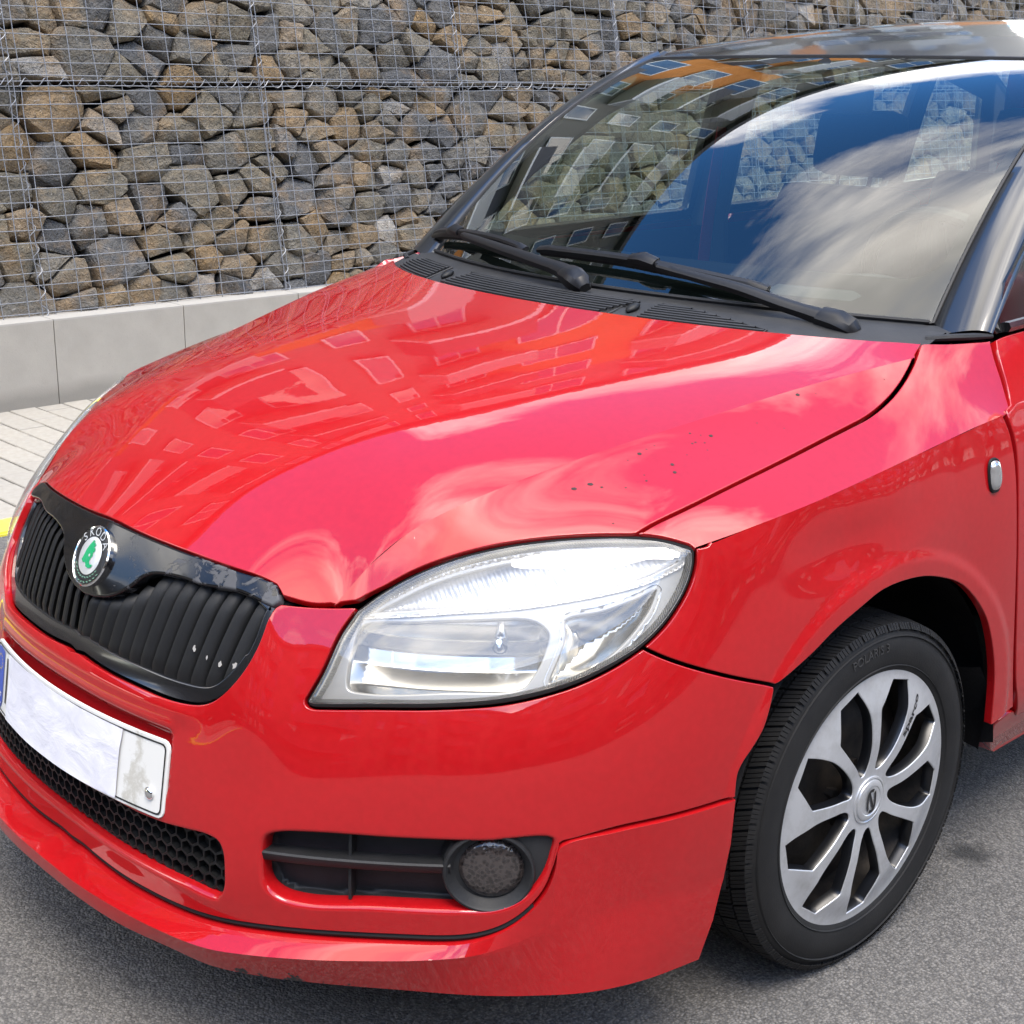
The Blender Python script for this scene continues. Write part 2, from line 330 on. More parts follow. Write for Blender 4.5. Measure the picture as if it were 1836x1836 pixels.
class FH(Field):          # domain (x, y)
    sign = 1
    def __init__(s, inner): s.inner = inner
    def q(s, P): return np.atleast_2d(P)[:, :2]
    def p(s, q):
        q = np.atleast_2d(q)
        z = H1(q) if s.inner else H2(np.stack([np.abs(q[:, 0]), q[:, 1]], 1))
        if s.inner: z = z+hood_ridge(q)
        return np.stack([q[:, 0], q[:, 1], z], 1)
def hood_ridge(q):
    # faint raised centre section running back from the grille
    x = np.abs(q[:, 0]); y = q[:, 1]
    xr = np.interp(y, [-.82, -.6, -.2, .1], [.17, .24, .33, .38]); 
    return .003*(1-sstep(-.05, .05, x-xr))*sstep(-.80, -.66, y)*(1-sstep(-.60, -.25, y))
S1, S2 = FH(True), FH(False)
def crease_x(y): return np.interp(y, T['CREASE'][:, 1], T['CREASE'][:, 0])

GAPF = [(.0010, .0004, .45), (.0018, .0016, .9), (.0018, .014, 1.0)]     # rolled panel edge: (outward, depth, normal blend)
def panel(field, outer, holes=(), h=.010, edges=GAPF, hedges=None, sel=None):
    """mesh part of a field bounded by loops given in the field's own domain; returns verts, faces, normals"""
    loops = [resample(outer, h)]+[resample(x, h*.7) for x in holes]
    if area2(loops[0]) < 0: loops[0] = loops[0][::-1]
    for i in range(1, len(loops)):
        if area2(loops[i]) > 0: loops[i] = loops[i][::-1]
    lo, hi = loops[0].min(0), loops[0].max(0)
    gx, gy = np.meshgrid(np.arange(lo[0]+h*.5, hi[0], h), np.arange(lo[1]+h*.5, hi[1], h*.9))
    gx = gx+(np.arange(gx.shape[0]) % 2)[:, None]*h*.5
    g = np.stack([gx.ravel(), gy.ravel()], 1); ok = inside(loops[0], g)
    for x in loops[1:]: ok &= ~inside(x, g)
    g = g[ok]; ok = np.ones(len(g), bool)
    for x in loops: ok &= dist_poly(x, g) > h*.45
    g = g[ok]
    V = []; E = []
    for x in loops:
        b = len(V); n = len(x); V += list(x); E += [(b+i, b+(i+1) % n) for i in range(n)]
    nb = len(V); V += list(g)
    r = delaunay_2d_cdt([Vector(v) for v in V], E, [], 0, 1e-7)
    V2 = np.array([tuple(v) for v in r[0]]); tri = np.array([tuple(t) for t in r[2]])
    cen = V2[tri].mean(1); ok = inside(loops[0], cen)
    for x in loops[1:]: ok &= ~inside(x, cen)
    tri = tri[ok]
    a = V2[tri]; ar = (a[:, 1, 0]-a[:, 0, 0])*(a[:, 2, 1]-a[:, 0, 1])-(a[:, 1, 1]-a[:, 0, 1])*(a[:, 2, 0]-a[:, 0, 0])
    tri[ar < 0] = tri[ar < 0][:, ::-1]
    P = field.p(V2); Nn = field.n(V2)
    if field.sign < 0: tri = tri[:, ::-1]
    verts = list(P); norms = list(Nn); faces = [tuple(t) for t in tri]
    for li, x in enumerate(loops):
        ed = edges if li == 0 else (hedges[li-1] if hedges else edges)
        if not ed: continue
        p = field.p(x); nn = field.n(x); n = len(x)
        t = nrm(np.roll(p, -1, 0)-np.roll(p, 1, 0)); o = nrm(np.cross(t, nn))*field.sign
        base = len(verts); verts += list(p); norms += list(nn); prev = base
        for (ou, de, bl) in ed:
            cur = len(verts); verts += list(p+o*ou-nn*de); norms += list(nrm(nn*(1-bl)+o*bl))
            for i in range(n):
                j = (i+1) % n; f = (prev+i, prev+j, cur+j, cur+i)
                faces.append(f[::-1] if field.sign > 0 else f)
            prev = cur
    return verts, faces, norms
def join_parts(*ps):
    V, Fc, Nn = [], [], []
    for v, f, n in ps:
        b = len(V); V += list(v); Nn += list(n); Fc += [tuple(i+b for i in t) for t in f]
    return V, Fc, Nn
def mirror_part(p):
    v, f, n = p
    return [np.array(x)*[-1, 1, 1] for x in v], [t[::-1] for t in f], [np.array(x)*[-1, 1, 1] for x in n]
def seg(*parts):
    """chain of traced segments, each smoothed by itself so that corners stay sharp"""
    out = []
    for s in parts:
        c = catmull(s, 6) if len(s) > 2 else np.array([s[0]+(s[-1]-s[0])*t for t in np.linspace(0, 1, 7)])
        out.append(c if not len(out) else c[1:] if np.linalg.norm(c[0]-out[-1][-1]) < 1e-6 else c)
    return np.vstack(out)
# ---------------------------------------------------------------- car body panels
CAR = empty('parked_car', (0, 0, 0))
tag(CAR, 'red hatchback with black roof and body-coloured front spoiler parked beside the stone wall', 'car')
def inset_loop(P, d):
    P = np.array(P); a = area2(P); t = nrm(np.roll(P, -1, 0)-np.roll(P, 1, 0))
    n = np.stack([-t[:, 1], t[:, 0]], 1)*(1 if a > 0 else -1)
    return P+n*d
def shrink(P, d, h=.006): return inset_loop(resample(P, h), d)
GI = .0042       # half gap plus rolled edge
class FOff(FF):
    """front fascia field pushed inward (positive) along its normal"""
    def __init__(s, d): s.d = d
    def p(s, q):
        q = np.atleast_2d(q); b = FS.p(q); d = s.d(q) if callable(s.d) else s.d
        return b-FS.n(q)*np.reshape(d, (-1, 1)) if np.ndim(d) else b-FS.n(q)*d
def symF(half):
    """close a half outline given on x>=0 (3D points, first and last near x=0) into a full loop in the fascia domain"""
    h = FS.q(half); h[0, 0] = 0 if abs(h[0, 0]) < .03 else h[0, 0]; h[-1, 0] = 0 if abs(h[-1, 0]) < .03 else h[-1, 0]
    m_ = h[::-1]*[-1, 1]
    return np.vstack([h, m_[1:-1]])
# ---- bumper
gr_side = T['GR_SIDE'].copy(); gr_side = np.vstack([gr_side[gr_side[:, 0] > .015], [(0, -.891, .5275)]])
HLr = T['HL_REST']
def build_bumper():
    gap = T['GAP'].copy(); gap = np.vstack([[(0, -.915, .226)], gap[gap[:, 0] > .015]])
    out = seg(T['HOODSEAM_F'][:-1]); 
    hl_in = np.vstack([[T['HOODSEAM_F'][-2]], HLr[4:][::-1]]); hl_in = hl_in[1:] if np.linalg.norm(hl_in[0]-hl_in[1]) < .004 else hl_in
    half = [out, catmull(hl_in, 5)[1:], catmull(T['BUMP_SEAM'], 6)[1:], catmull(T['BUMP_REAR'], 6)[1:], catmull(T['SP_TOP'][::-1], 6)[1:], catmull(gap[::-1], 5)]
    half = np.vstack(half); q = FS.q(half); q[-1, 0] = 0
    grq = FS.q(catmull(gr_side, 6)); grq[-1, 0] = 0
    right = np.vstack([grq[::-1][:-1], q])          # bottom centre of grille -> corner -> round -> bottom centre of gap
    left = right[::-1]*[-1, 1]
    outer = np.vstack([right, left[1:-1]])
    lg = LGQ; fog = FS.q(catmull(T['FOG'], 6, True))
    bev = [(.003, .0012, .25), (.006, .0045, .6), (.0075, .012, .9), (.0075, .03, 1)]
    hed = [bev]*3
    W_ = panel(FS, shrink(outer, GI, .004), [shrink(lg, -.004, .004), shrink(fog, -.004, .004), shrink(fog*[-1, 1], -.004, .004)], .0075, GAPF, [bev, bev, bev])
    return W_
lgh = T['LG']; lg_top = [(.20, -.909, .347), (.10, -.914, .346), (0, -.916, .346)]
LGQ = symF(np.vstack([catmull(lgh, 5), catmull(np.array(lg_top), 4)]))
# recess for the number plate with a ledge over it is part of the fascia detail
def plate_detail(q):
    x = np.abs(q[:, 0]); z = q[:, 1]
    zl = .478
    rec = .011*(1-sstep(.262, .272, x))*sstep(.385, .41, z)*(1-sstep(zl-.003, zl+.004, z))
    rid = .004*np.exp(-((z-zl-.012)/.010)**2)*(1-sstep(.262, .285, x))
    soft = .006*np.exp(-((z-.512)/.016)**2)*(1-sstep(.26, .34, x))      # raised lip under the grille
    a = x/.85; side = .008*np.exp(-((x-.405)/.05)**2)*sstep(.42, .55, z)*(1-sstep(.66, .70, z))
    return rid-rec+soft+side
_old = FF.detail
FF.detail = lambda s, q: _old(s, q)+plate_detail(q)
v_, f_, n_ = build_bumper()
bumper = mesh('front_bumper', v_, f_, M['paint'], CAR, n_)
# ---- hood
def build_hood():
    cr = T['CREASE']; hs = T['HSEAM']; rear = T['REAR']
    # where the hood's side seam crosses the crease
    k = next(i for i in range(len(hs)) if hs[i, 0] < crease_x(hs[i, 1]))
    a, b = hs[k-1], hs[k]; t = np.linspace(0, 1, 200)[:, None]; sg = a+(b-a)*t
    X = sg[np.argmin(np.abs(sg[:, 0]-crease_x(sg[:, 1])))]
    crk = cr[cr[:, 1] < X[1]-.01]
    front = np.vstack([T['GR_TOP'], T['HOODSEAM_F'][1:2], [cr[0]]]); front[0] = (0, -.815, .711)
    rearc = np.vstack([[X], hs[k:k+1], [(.668, .262, .946)], rear[1:]]); 
    rear_pts = np.vstack([[(.668, .262, .946)], catmull(rear, 4)])
    crc = catmull(np.vstack([crk, [X]]), 8)
    h1 = np.vstack([seg(front[:7], front[6:8], front[7:]), crc[1:], [hs[k]], rear_pts])[:, :2]
    full = np.vstack([h1, (h1*[-1, 1])[::-1][1:-1]])
    full = dedupe(full)
    hl = T['HL_TOP']; hl = np.vstack([hl[1:][hl[1:, 0] < hs[0, 0]-.012], [hs[0]]])
    h2 = np.vstack([crc, catmull(hs[:k][::-1], 8)[1:] if k > 2 else hs[:k][::-1], catmull(hl[::-1], 8)[1:], T['HOODSEAM_F'][2:4][::-1]])[:, :2]
    def on_crease(q): return np.abs(np.abs(q[:, 0])-crease_x(q[:, 1])) < .0012
    p1 = panel_c(S1, full, .011, on_crease); p2 = panel_c(S2, h2, .009, on_crease)
    return join_parts(p1, p2, mirror_part(p2)), crc
def panel_c(field, outer, h, internal):
    """panel whose boundary is inset and rolled except along an internal crease"""
    P = resample(outer, h*.8); keep = internal(P); Q = inset_loop(P, GI); Q[keep] = P[keep]
    nk = np.where(keep)[0]
    # corners of the crease keep their place along the seam
    v, f, n = panel_raw(field, Q, h, keep)
    return v, f, n
def panel_raw(field, loop, h, keep):
    if area2(loop) < 0: loop = loop[::-1]; keep = keep[::-1]
    n = len(loop); lo, hi = loop.min(0), loop.max(0)
    gx, gy = np.meshgrid(np.arange(lo[0]+h*.5, hi[0], h), np.arange(lo[1]+h*.5, hi[1], h*.9)); gx = gx+(np.arange(gx.shape[0]) % 2)[:, None]*h*.5
    g = np.stack([gx.ravel(), gy.ravel()], 1); g = g[inside(loop, g)]; g = g[dist_poly(loop, g) > h*.45]
    V = np.vstack([loop, g]); r = delaunay_2d_cdt([Vector(v) for v in V], [(i, (i+1) % n) for i in range(n)], [], 0, 1e-7)
    V2 = np.array([tuple(v) for v in r[0]]); tri = np.array([tuple(t) for t in r[2]]); tri = tri[inside(loop, V2[tri].mean(1))]
    a = V2[tri]; ar = (a[:, 1, 0]-a[:, 0, 0])*(a[:, 2, 1]-a[:, 0, 1])-(a[:, 1, 1]-a[:, 0, 1])*(a[:, 2, 0]-a[:, 0, 0]); tri[ar < 0] = tri[ar < 0][:, ::-1]
    verts = list(field.p(V2)); norms = list(field.n(V2)); faces = [tuple(t) for t in tri]
    p = field.p(loop); nn = field.n(loop); t = nrm(np.roll(p, -1, 0)-np.roll(p, 1, 0)); o = nrm(np.cross(t, nn))
    base = len(verts); verts += list(p); norms += list(nn); prev = base
    for ou, de, bl in GAPF:
        cur = len(verts); verts += list(p+o*ou-nn*de); norms += list(nrm(nn*(1-bl)+o*bl))
        for i in range(n):
            j = (i+1) % n
            if keep[i] and keep[j]: continue
            faces.append((cur+i, cur+j, prev+j, prev+i))
        prev = cur
    return verts, faces, norms
(hv, hf, hn), CRC = build_hood()
hood = mesh('hood', hv, hf, M['paint'], CAR, hn)
# ---- fenders
def build_fender():
    hs = T['HSEAM']; sh = T['SHOULDER']; hl = T['HL_TOP']
    top = np.vstack([[hs[0]], hl[:-1][hl[:-1, 0] > hs[0, 0]+.012], catmull(sh, 6), catmull(T['DOORTOP'][::-1], 5)[1:], catmull(T['APB'][::-1], 4)[1:], catmull(hs[::-1], 6)[1:-1]])[:, :2]
    shx = lambda y: np.interp(y, sh[:, 1], sh[:, 0])
    on_sh = lambda q: (np.abs(q[:, 0]-shx(q[:, 1])) < .0015) & (q[:, 1] > -.37) & (q[:, 1] < .325)
    p1 = panel_c(S2, top, .009, on_sh)
    shq = FS.q(catmull(sh, 6)[::-1]); low3 = np.vstack([catmull(HLr[:5], 5), catmull(T['BUMP_SEAM'], 5)[1:], catmull(T['ARCH'], 4)[1:], T['FBOT'][1:], catmull(T['DOORLOW'][::-1], 5)[1:-1]])
    low = np.vstack([FS.q(low3), shq[:-1]])
    zs = lambda a: np.interp(a, shq[::-1, 0], shq[::-1, 1])
    on_s2 = lambda q: (np.abs(q[:, 1]-zs(q[:, 0])) < .0015) & (q[:, 0] > shq[-1, 0]+.02) & (q[:, 0] < shq[0, 0]-.006)
    p2 = panel_c(FSh, low, .008, on_s2)
    return join_parts(p1, p2)
class FSh_(FF):
    """fascia field blended so that its upper rim meets the shoulder crease exactly"""
    def p(s, q):
        q = np.atleast_2d(q); b = FS.p(q); sh = T['SHOULDER']; a = np.abs(q[:, 0]/.85)
        sa = np.arctan2(sh[:, 0], -(sh[:, 1]-Y0)); zs = np.interp(a, sa, sh[:, 2]); rs = np.interp(a, sa, np.hypot(sh[:, 0], sh[:, 1]-Y0))
        dr = rs-F0(np.stack([a, zs], 1)); w = np.exp(-np.maximum(zs-q[:, 1], 0)/.045)*sstep(sa[0], sa[1]+.02, a)
        # shallow hollow under the shoulder line, behind the headlamp
        hol = -.006*np.exp(-((q[:, 1]-zs+.075)/.045)**2)*sstep(sa[1], sa[3], a)*(1-sstep(sa[4], sa[6], a))
        yy = b[:, 1]; dn = np.hypot((yy+.10)/.10, (q[:, 1]-.705)/.045); hol = hol-.0045*np.exp(-dn**2)*(b[:, 0] > 0)
        d = dr*w+hol; return b+np.stack([d*np.sin(q[:, 0]/.85), -d*np.cos(q[:, 0]/.85), np.zeros(len(d))], 1)
FSh = FSh_()
fd = build_fender()
fender_l = mesh('fender', *fd[:2], M['paint'], CAR, fd[2])
fdm = mirror_part(fd); fender_r = mesh('fender', *fdm[:2], M['paint'], CAR, fdm[2])
# ---- front spoiler, lofted: lip top edge, lip crease, lower edge, return underneath
def build_spoiler():
    ang = lambda P: np.arctan2(P[:, 0], -(P[:, 1]-Y0))
    def curve(pts):
        c = catmull(pts, 8); a = ang(c); k = np.maximum.accumulate(a); return k, c
    g = T['GAP'].copy(); g = np.vstack([[(0, -.915, .226)], g[g[:, 0] > .015]]); top = np.vstack([g, T['SP_TOP'][1:]])
    kk = np.array([(0, -.963, .210), (.1, -.961, .210), (.19, -.953, .211), (.28, -.938, .211), (.37, -.914, .213), (.43, -.882, .217), (.50, -.832, .222), (.56, -.779, .226), (.612, -.728, .230), (.652, -.680, .235), (.685, -.638, .250), (.715, -.590, .270), (.75, -.52, .284), (.782, -.44, .287), (.803, -.352, .287)])
    bb = np.array([(0, -.961, .186), (.1, -.959, .1855), (.2, -.949, .185), (.293, -.924, .181), (.36, -.898, .173), (.42, -.862, .171), (.482, -.815, .170), (.567, -.742, .169), (.651, -.667, .168), (.699, -.612, .167), (.743, -.552, .167), (.773, -.476, .166), (.792, -.383, .166)])
    aT, cT = curve(top); aK, cK = curve(kk); aB, cB = curve(bb)
    st = np.unique(np.concatenate([np.linspace(0, aT[-1], 120), aT[::2]])); amax = aT[-1]
    rows = []
    f_ = lambda A, Cc: np.stack([np.interp(st/amax*A[-1], A, Cc[:, k]) for k in range(3)], 1)
    t0, k0, b0 = f_(aT, cT), f_(aK, cK), f_(aB, cB)
    inward = np.stack([-np.sin(st), np.cos(st), np.zeros_like(st)], 1)
    side = sstep(.80, 1.0, st/amax)[:, None]
    t0 = t0-np.stack([0*st, 0*st, .0065*(1-sstep(.62, .75, st/amax))], 1)
    tin = t0+inward*.022+[0, 0, -.002]
    t1 = t0*1.0+[0, 0, -.004]+inward*(-.003)
    m1 = t1*(.45)+k0*.55-inward*.004*side; m2 = k0*.94+t1*.06; k2 = k0*.9+b0*.1
    bm_ = k0*.5+b0*.5-inward*(.003*side+.001)
    u = b0+inward*.012+[0, 0, -.006]; u2 = b0+inward*.075+[0, 0, .008]
    rows = [tin, t0+[0, 0, -.003], t1, m1, m2, k0, k2, bm_, b0, u, u2]
    allrows = []
    for r_ in rows: allrows.append(np.vstack([mir(r_[::-1]), r_[1:]]))
    n = len(allrows[0]); V = np.vstack(allrows); Fc = []
    for i in range(len(rows)-1):
        for j in range(n-1): Fc.append((i*n+j, (i+1)*n+j, (i+1)*n+j+1, i*n+j+1))
    # closing edge at the wheel arch
    for e in (0, n-1):
        b = len(V); ring = np.array([allrows[i][e] for i in range(1, len(rows)-1)]); back = ring+np.array([-.022*np.sign(ring[0, 0]), .004, 0]); V = np.vstack([V, ring, back]); c = len(ring)
        for i in range(c-1):
            q_ = (b+i, b+i+1, b+c+i+1, b+c+i); Fc.append(q_ if e else q_[::-1])
    return V, Fc
sv, sf = build_spoiler()
spoiler = mesh('front_spoiler', sv, sf, M['paint_chipped'], CAR, None, True, 28)

# black strip added inside the bumper-spoiler slot as its painted shade
def slot_shade():
    g = T['GAP']; g = np.vstack([[(0, -.915, .226)], g[(g[:, 0] > .015) & (g[:, 0] < .700)]]); c = catmull(g, 4); q = FS.q(c)+[0, -.002]; p = FOff(.0075).p(q); p = np.vstack([mir(p[::-1]), p[1:]])
    b = bmesh.new(); tube(b, p, .0068, 6); bm_obj('slot_shade_strip', b, M['rubber'], CAR, True)
slot_shade()
# ---------------------------------------------------------------- windscreen, cowl, pillars, roof, doors, rear
def WP(s, t):
    s = np.asarray(s, float); t = np.asarray(t, float); s, t = np.broadcast_arrays(s, t)
    B = np.stack([.635*s, .17+.164*s**2, .945-.006*s**2], -1); Tt = np.stack([.555*s, .932+.046*s**2, 1.392-.006*s**2], -1)
    return B+(Tt-B)*t[..., None]+np.stack([0*t, -.012*4*t*(1-t), .056*4*t*(1-t)], -1)
class FW(Field):
    sign = 1
    def p(s, q): q = np.atleast_2d(q); return WP(q[:, 0]/.6, q[:, 1]/.85)
WF = FW()
def glass_mat(name, tint, refl=1.0):
    m = bpy.data.materials.new(name); m.use_nodes = True; t = NT(m); t.N.remove(t.b)
    tr = t.n('BsdfTransparent'); tr.inputs[0].default_value = (*tint, 1); gl = t.n('BsdfGlossy'); gl.inputs['Roughness'].default_value = .0; gl.inputs[0].default_value = (1, 1, 1, 1)
    ge = t.n('NewGeometry'); dt = t.n('VectorMath', operation='DOT_PRODUCT'); t.L.new(ge.outputs['Normal'], dt.inputs[0]); t.L.new(ge.outputs['Incoming'], dt.inputs[1])
    om = t.math('SUBTRACT', 1., t.math('ABSOLUTE', dt.outputs['Value'])); sc = t.math('ADD', .046, t.math('MULTIPLY', t.math('POWER', om, 5.), .954))
    mul = t.math('MINIMUM', t.math('MULTIPLY', sc, 1.8*refl), 1.)          # both faces of the pane
    mx = t.n('MixShader'); t.L.new(mul, mx.inputs[0]); t.L.new(tr.outputs[0], mx.inputs[1]); t.L.new(gl.outputs[0], mx.inputs[2]); t.L.new(mx.outputs[0], t.out.inputs[0])
    return m
M['windscreen'] = glass_mat('windscreen_glass', (.72, .84, .76))
M['side_glass'] = glass_mat('side_glass', (.80, .87, .83))
M['clear'] = glass_mat('clear_lens', (.97, .98, .98))
M['frit'] = mat('black_frit_band', (.010, .0105, .011), .9, spec=.0)
M['seal'] = mat('black_window_seal', (.008, .008, .009), .6)
def uv_grid(fn, us, vs_, flip=False):
    P = np.array([[fn(u, v) for u in us] for v in vs_]); n = len(us); V = P.reshape(-1, 3)
    Fc = [(i*n+j, i*n+j+1, (i+1)*n+j+1, (i+1)*n+j) for i in range(len(vs_)-1) for j in range(n-1)]
    return V, [f[::-1] for f in Fc] if flip else Fc
def rrect(x0, y0, x1, y1, r, n=6):
    P = []
    for cx, cy, a0 in ((x1-r, y1-r, 0), (x0+r, y1-r, 90), (x0+r, y0+r, 180), (x1-r, y0+r, 270)):
        P += [(cx+r*math.cos(R(a0+90*k/n)), cy+r*math.sin(R(a0+90*k/n))) for k in range(n+1)]
    return np.array(P)
def build_windscreen():
    D = lambda s, t: (s*.6, t*.85)
    full = np.vstack([[D(s, .03) for s in np.linspace(-.995, .995, 40)], [D(.995, t) for t in np.linspace(.06, .97, 20)], [D(s, 1.0) for s in np.linspace(.995, -.995, 40)], [D(-.995, t) for t in np.linspace(.97, .06, 20)]])
    hole = rrect(-.955*.6, .135*.85, .955*.6, .962*.85, .05)
    v, f, n = panel(WF, full, [], .03, [(.0, .004, .9)])
    ws = mesh('windscreen', v, f, M['windscreen'], CAR, n)
    class FWi(FW):
        def p(s, q): return WF.p(q)-WF.n(q)*.0045
    slot = rrect(.55*.6, .072*.85, .80*.6, .097*.85, .009)
    v, f, n = panel(FWi(), full, [hole, slot], .03, [(.0, .002, .9)], [[], []])
    mesh('frit_band', v, f, M['frit'], ws, n)
    # rubber seal round the glass
    b = bmesh.new()
    loop = WF.p(resample(full, .02)); tube(b, loop, .004, 6, True)
    bm_obj('glass_seal', b, M['seal'], ws, True)
    # rear view mirror hangs from the glass
    b = bmesh.new(); add_box(b, (-.11, -.012, -.032), (.11, .016, .032)); bmesh.ops.transform(b, matrix=Matrix.Translation((0, .93, 1.305)) @ Matrix.Rotation(R(-12), 4, 'Z'), verts=b.verts[:])
    mr = bm_obj('rear_view_mirror', b, M['plastic'], CAR, bevel=.012)
    b = bmesh.new(); tube(b, [(0, .925, 1.32), (0, .90, 1.362), (0, .885, 1.372)], [.011, .012, .02], 10); bm_obj('mirror_stem', b, M['plastic'], mr, True)
build_windscreen()
# ---- A pillars
def PIL(t, w):
    """near-side A pillar: w 0 at the glass, 1 at the door frame"""
    t = np.asarray(t, float)
    e0 = WP(1.0, t); e2 = np.stack([.727-.135*t-.02*t*t, .372+.66*t, .953+.455*t+.045*4*t*(1-t)*.9-.02*t], -1)
    b = e0*(1-w)+e2*w; out = np.array([.82, -.15, .5]); out /= np.linalg.norm(out)
    return b+out*(.022*4*w*(1-w))
for sx in (1, -1):
    us = np.concatenate([[.0], np.linspace(.02, .98, 9), [1.0]]); ts = np.linspace(.0, 1.03, 30)
    V, Fc = uv_grid(lambda w, t: PIL(t, w)+np.array([0, 0, .003])*(w > 0), us, ts)
    V = V*[sx, 1, 1]
    n0 = len(us); inner = []
    for t in ts:
        p = PIL(t, .5)*[sx, 1, 1]+np.array([-.055*sx, .03, -.045]); inner.append(p)
    b0 = len(V); V = np.vstack([V, inner])
    Fc = list(Fc)
    for i in range(len(ts)-1):
        Fc.append((i*n0, (i+1)*n0, b0+i+1, b0+i)); Fc.append((i*n0+n0-1, b0+i, b0+i+1, (i+1)*n0+n0-1))
    if sx > 0: Fc = Fc
    else: Fc = [f[::-1] for f in Fc]
    mesh('windscreen_pillar', V, Fc, M['black_paint'], CAR, None, True, 40)
# ---- roof
def ROOF(s, t):
    s = np.asarray(s, float); t = np.asarray(t, float); s, t = np.broadcast_arrays(s, t)
    y = .932+.046*s**2+(3.02-.932)*t
    zc = np.interp(t, np.linspace(0, 1, 41), ROOFZ); x = (.556+.045*np.sin(np.pi*np.clip(t*1.1, 0, 1)))*s
    drop = (.006+.045*sstep(0, .35, t))*np.abs(s)**2.6
    return np.stack([x, y, zc-drop], -1)
_t = np.linspace(0, 1, 41); _k = np.array([(0, 1.394), (.05, 1.418), (.12, 1.447), (.22, 1.474), (.34, 1.489), (.45, 1.493), (.6, 1.487), (.8, 1.462), (1, 1.415)])
ROOFZ = np.interp(_t, catmull(_k, 8)[:, 0], catmull(_k, 8)[:, 1])
class FR(Field):
    sign = 1
    def p(s, q): q = np.atleast_2d(q); return ROOF(q[:, 0]/.6, q[:, 1]/2.1)
v_, f_, n_ = panel(FR(), rrect(-.6, .003, .6, 2.1, .03), [], .028, [(.002, .001, .45), (.003, .004, .9), (.002, .02, 1)])
roof = mesh('roof', v_, f_, M['black_paint'], CAR, n_)
M['headliner'] = mat('grey_headliner', (.12, .12, .12), .9)
V, Fc = uv_grid(lambda s, t: ROOF(s*.96, t*.98+.01)-np.array([0, 0, .028]), np.linspace(-1, 1, 15), np.linspace(0, 1, 21), True); mesh('headliner', V, Fc, M['headliner'], roof)
# ---- door flanks: x as a function of (y, z)
SIDE_Z = catmull(np.array([(.20, .770), (.26, .800), (.32, .820), (.45, .828), (.60, .829), (.72, .823), (.80, .812), (.846, .797)]), 8)
UP_Z = np.array([(.846, .797), (.90, .765), (.952, .731), (.975, .722), (1.10, .692), (1.25, .652), (1.40, .602), (1.47, .57)])
def side_x(y, z):
    z = np.asarray(z, float); y = np.asarray(y, float); zs = .036*np.clip(y-.33, 0, 2.2)
    lo = np.interp(z-zs*.6, SIDE_Z[:, 0], SIDE_Z[:, 1]); up = np.interp(z-zs*.6, UP_Z[:, 0], UP_Z[:, 1])
    x = np.where(z-zs*.6 < .846, lo, up)
    return x-.05*sstep(1.9, 3.1, y)**1.5-.0*z
class FD(Field):
    sign = 1
    def __init__(s, off=0): s.off = off
    def p(s, q): q = np.atleast_2d(q); return np.stack([side_x(q[:, 0], q[:, 1])-s.off, q[:, 0], q[:, 1]], 1)
DF = FD()
def both(name, part, m, parent=None, **k):
    a = mesh(name, part[0], part[1], m, parent or CAR, part[2]); p2 = mirror_part(part); b = mesh(name, p2[0], p2[1], m, parent or CAR, p2[2]); return a, b
dl = T['DOORLOW'][:, 1:][::-1]; dtop = T['DOORTOP'][:, 1:][::-1]
door_front = np.vstack([catmull(dl, 5), catmull(dtop, 5)[1:]]); 
belt = lambda y: .952+.03*(y-.37)
door_poly = np.vstack([[(.44, .29), ], door_front[2:], [(y, belt(y)) for y in np.linspace(.40, 1.50, 12)], [(1.50, .30)]])
door_l, door_r = both('front_door', panel(DF, shrink(door_poly, GI), [], .02), M['paint'])
rear_poly = np.vstack([[(1.51, .30)], [(y, belt(y)) for y in np.linspace(1.51, 3.0, 12)], [(3.02, .80), (3.05, .55), (3.0, .3), (2.83, .29)], [(2.45+.36*math.cos(a), .30+.36*math.sin(a)) for a in np.linspace(0.02, math.pi-.02, 20)], [(2.05, .29)]])
both('rear_quarter', panel(DF, shrink(rear_poly, GI), [], .03), M['paint'])
# sill
sill = np.vstack([[(.372, .296), (.42, .308), (.46, .285), (2.04, .285), (2.04, .20), (.46, .20), (.385, .262)]])
both('sill', panel(FD(.004), sill, [], .02, [(.001, .002, .6), (.001, .03, 1)]), M['paint'])
# greenhouse frame with window openings
rail = [(y, z) for y, z in [(3.0, 1.05), (2.9, 1.25), (2.6, 1.40), (2.2, 1.435), (1.7, 1.44), (1.3, 1.42), (1.03, 1.388), (.81, 1.300), (.585, 1.155), (.43, 1.030), (.392, .968)]]
gh = np.vstack([[(.40, .956)], [(y, belt(y)+.002) for y in np.linspace(.45, 3.0, 10)], rail])
win1 = np.array([(.53, .985), (1.30, 1.005), (1.30, 1.385), (1.12, 1.352), (.90, 1.265), (.68, 1.125)])
win2 = np.array([(1.44, 1.008), (2.25, 1.03), (2.25, 1.385), (1.9, 1.40), (1.44, 1.395)])
win3 = np.array([(2.33, 1.04), (2.72, 1.06), (2.62, 1.30), (2.33, 1.37)])
gf = panel(FD(.002), gh, [win1, win2, win3], .03, [(0, .02, .9)], [[(.002, .004, .5), (.003, .025, 1)]]*3)
both('window_frame', gf, M['trim'])
for w in (win1, win2, win3): both('side_window', panel(FD(.014), w, [], .05, []), M['side_glass'])
# mirror-side quarter trim strip along the belt of the door
def strip(name, pts, r, m, parent=CAR, seg_=6):
    b = bmesh.new(); tube(b, pts, r, seg_); return bm_obj(name, b, m, parent, True)
for sx in (1, -1):
    strip('belt_moulding', [(sx*(side_x(y, belt(y)+.012)+.002), y, belt(y)+.010) for y in np.linspace(.41, 1.48, 20)], .009, M['trim'])
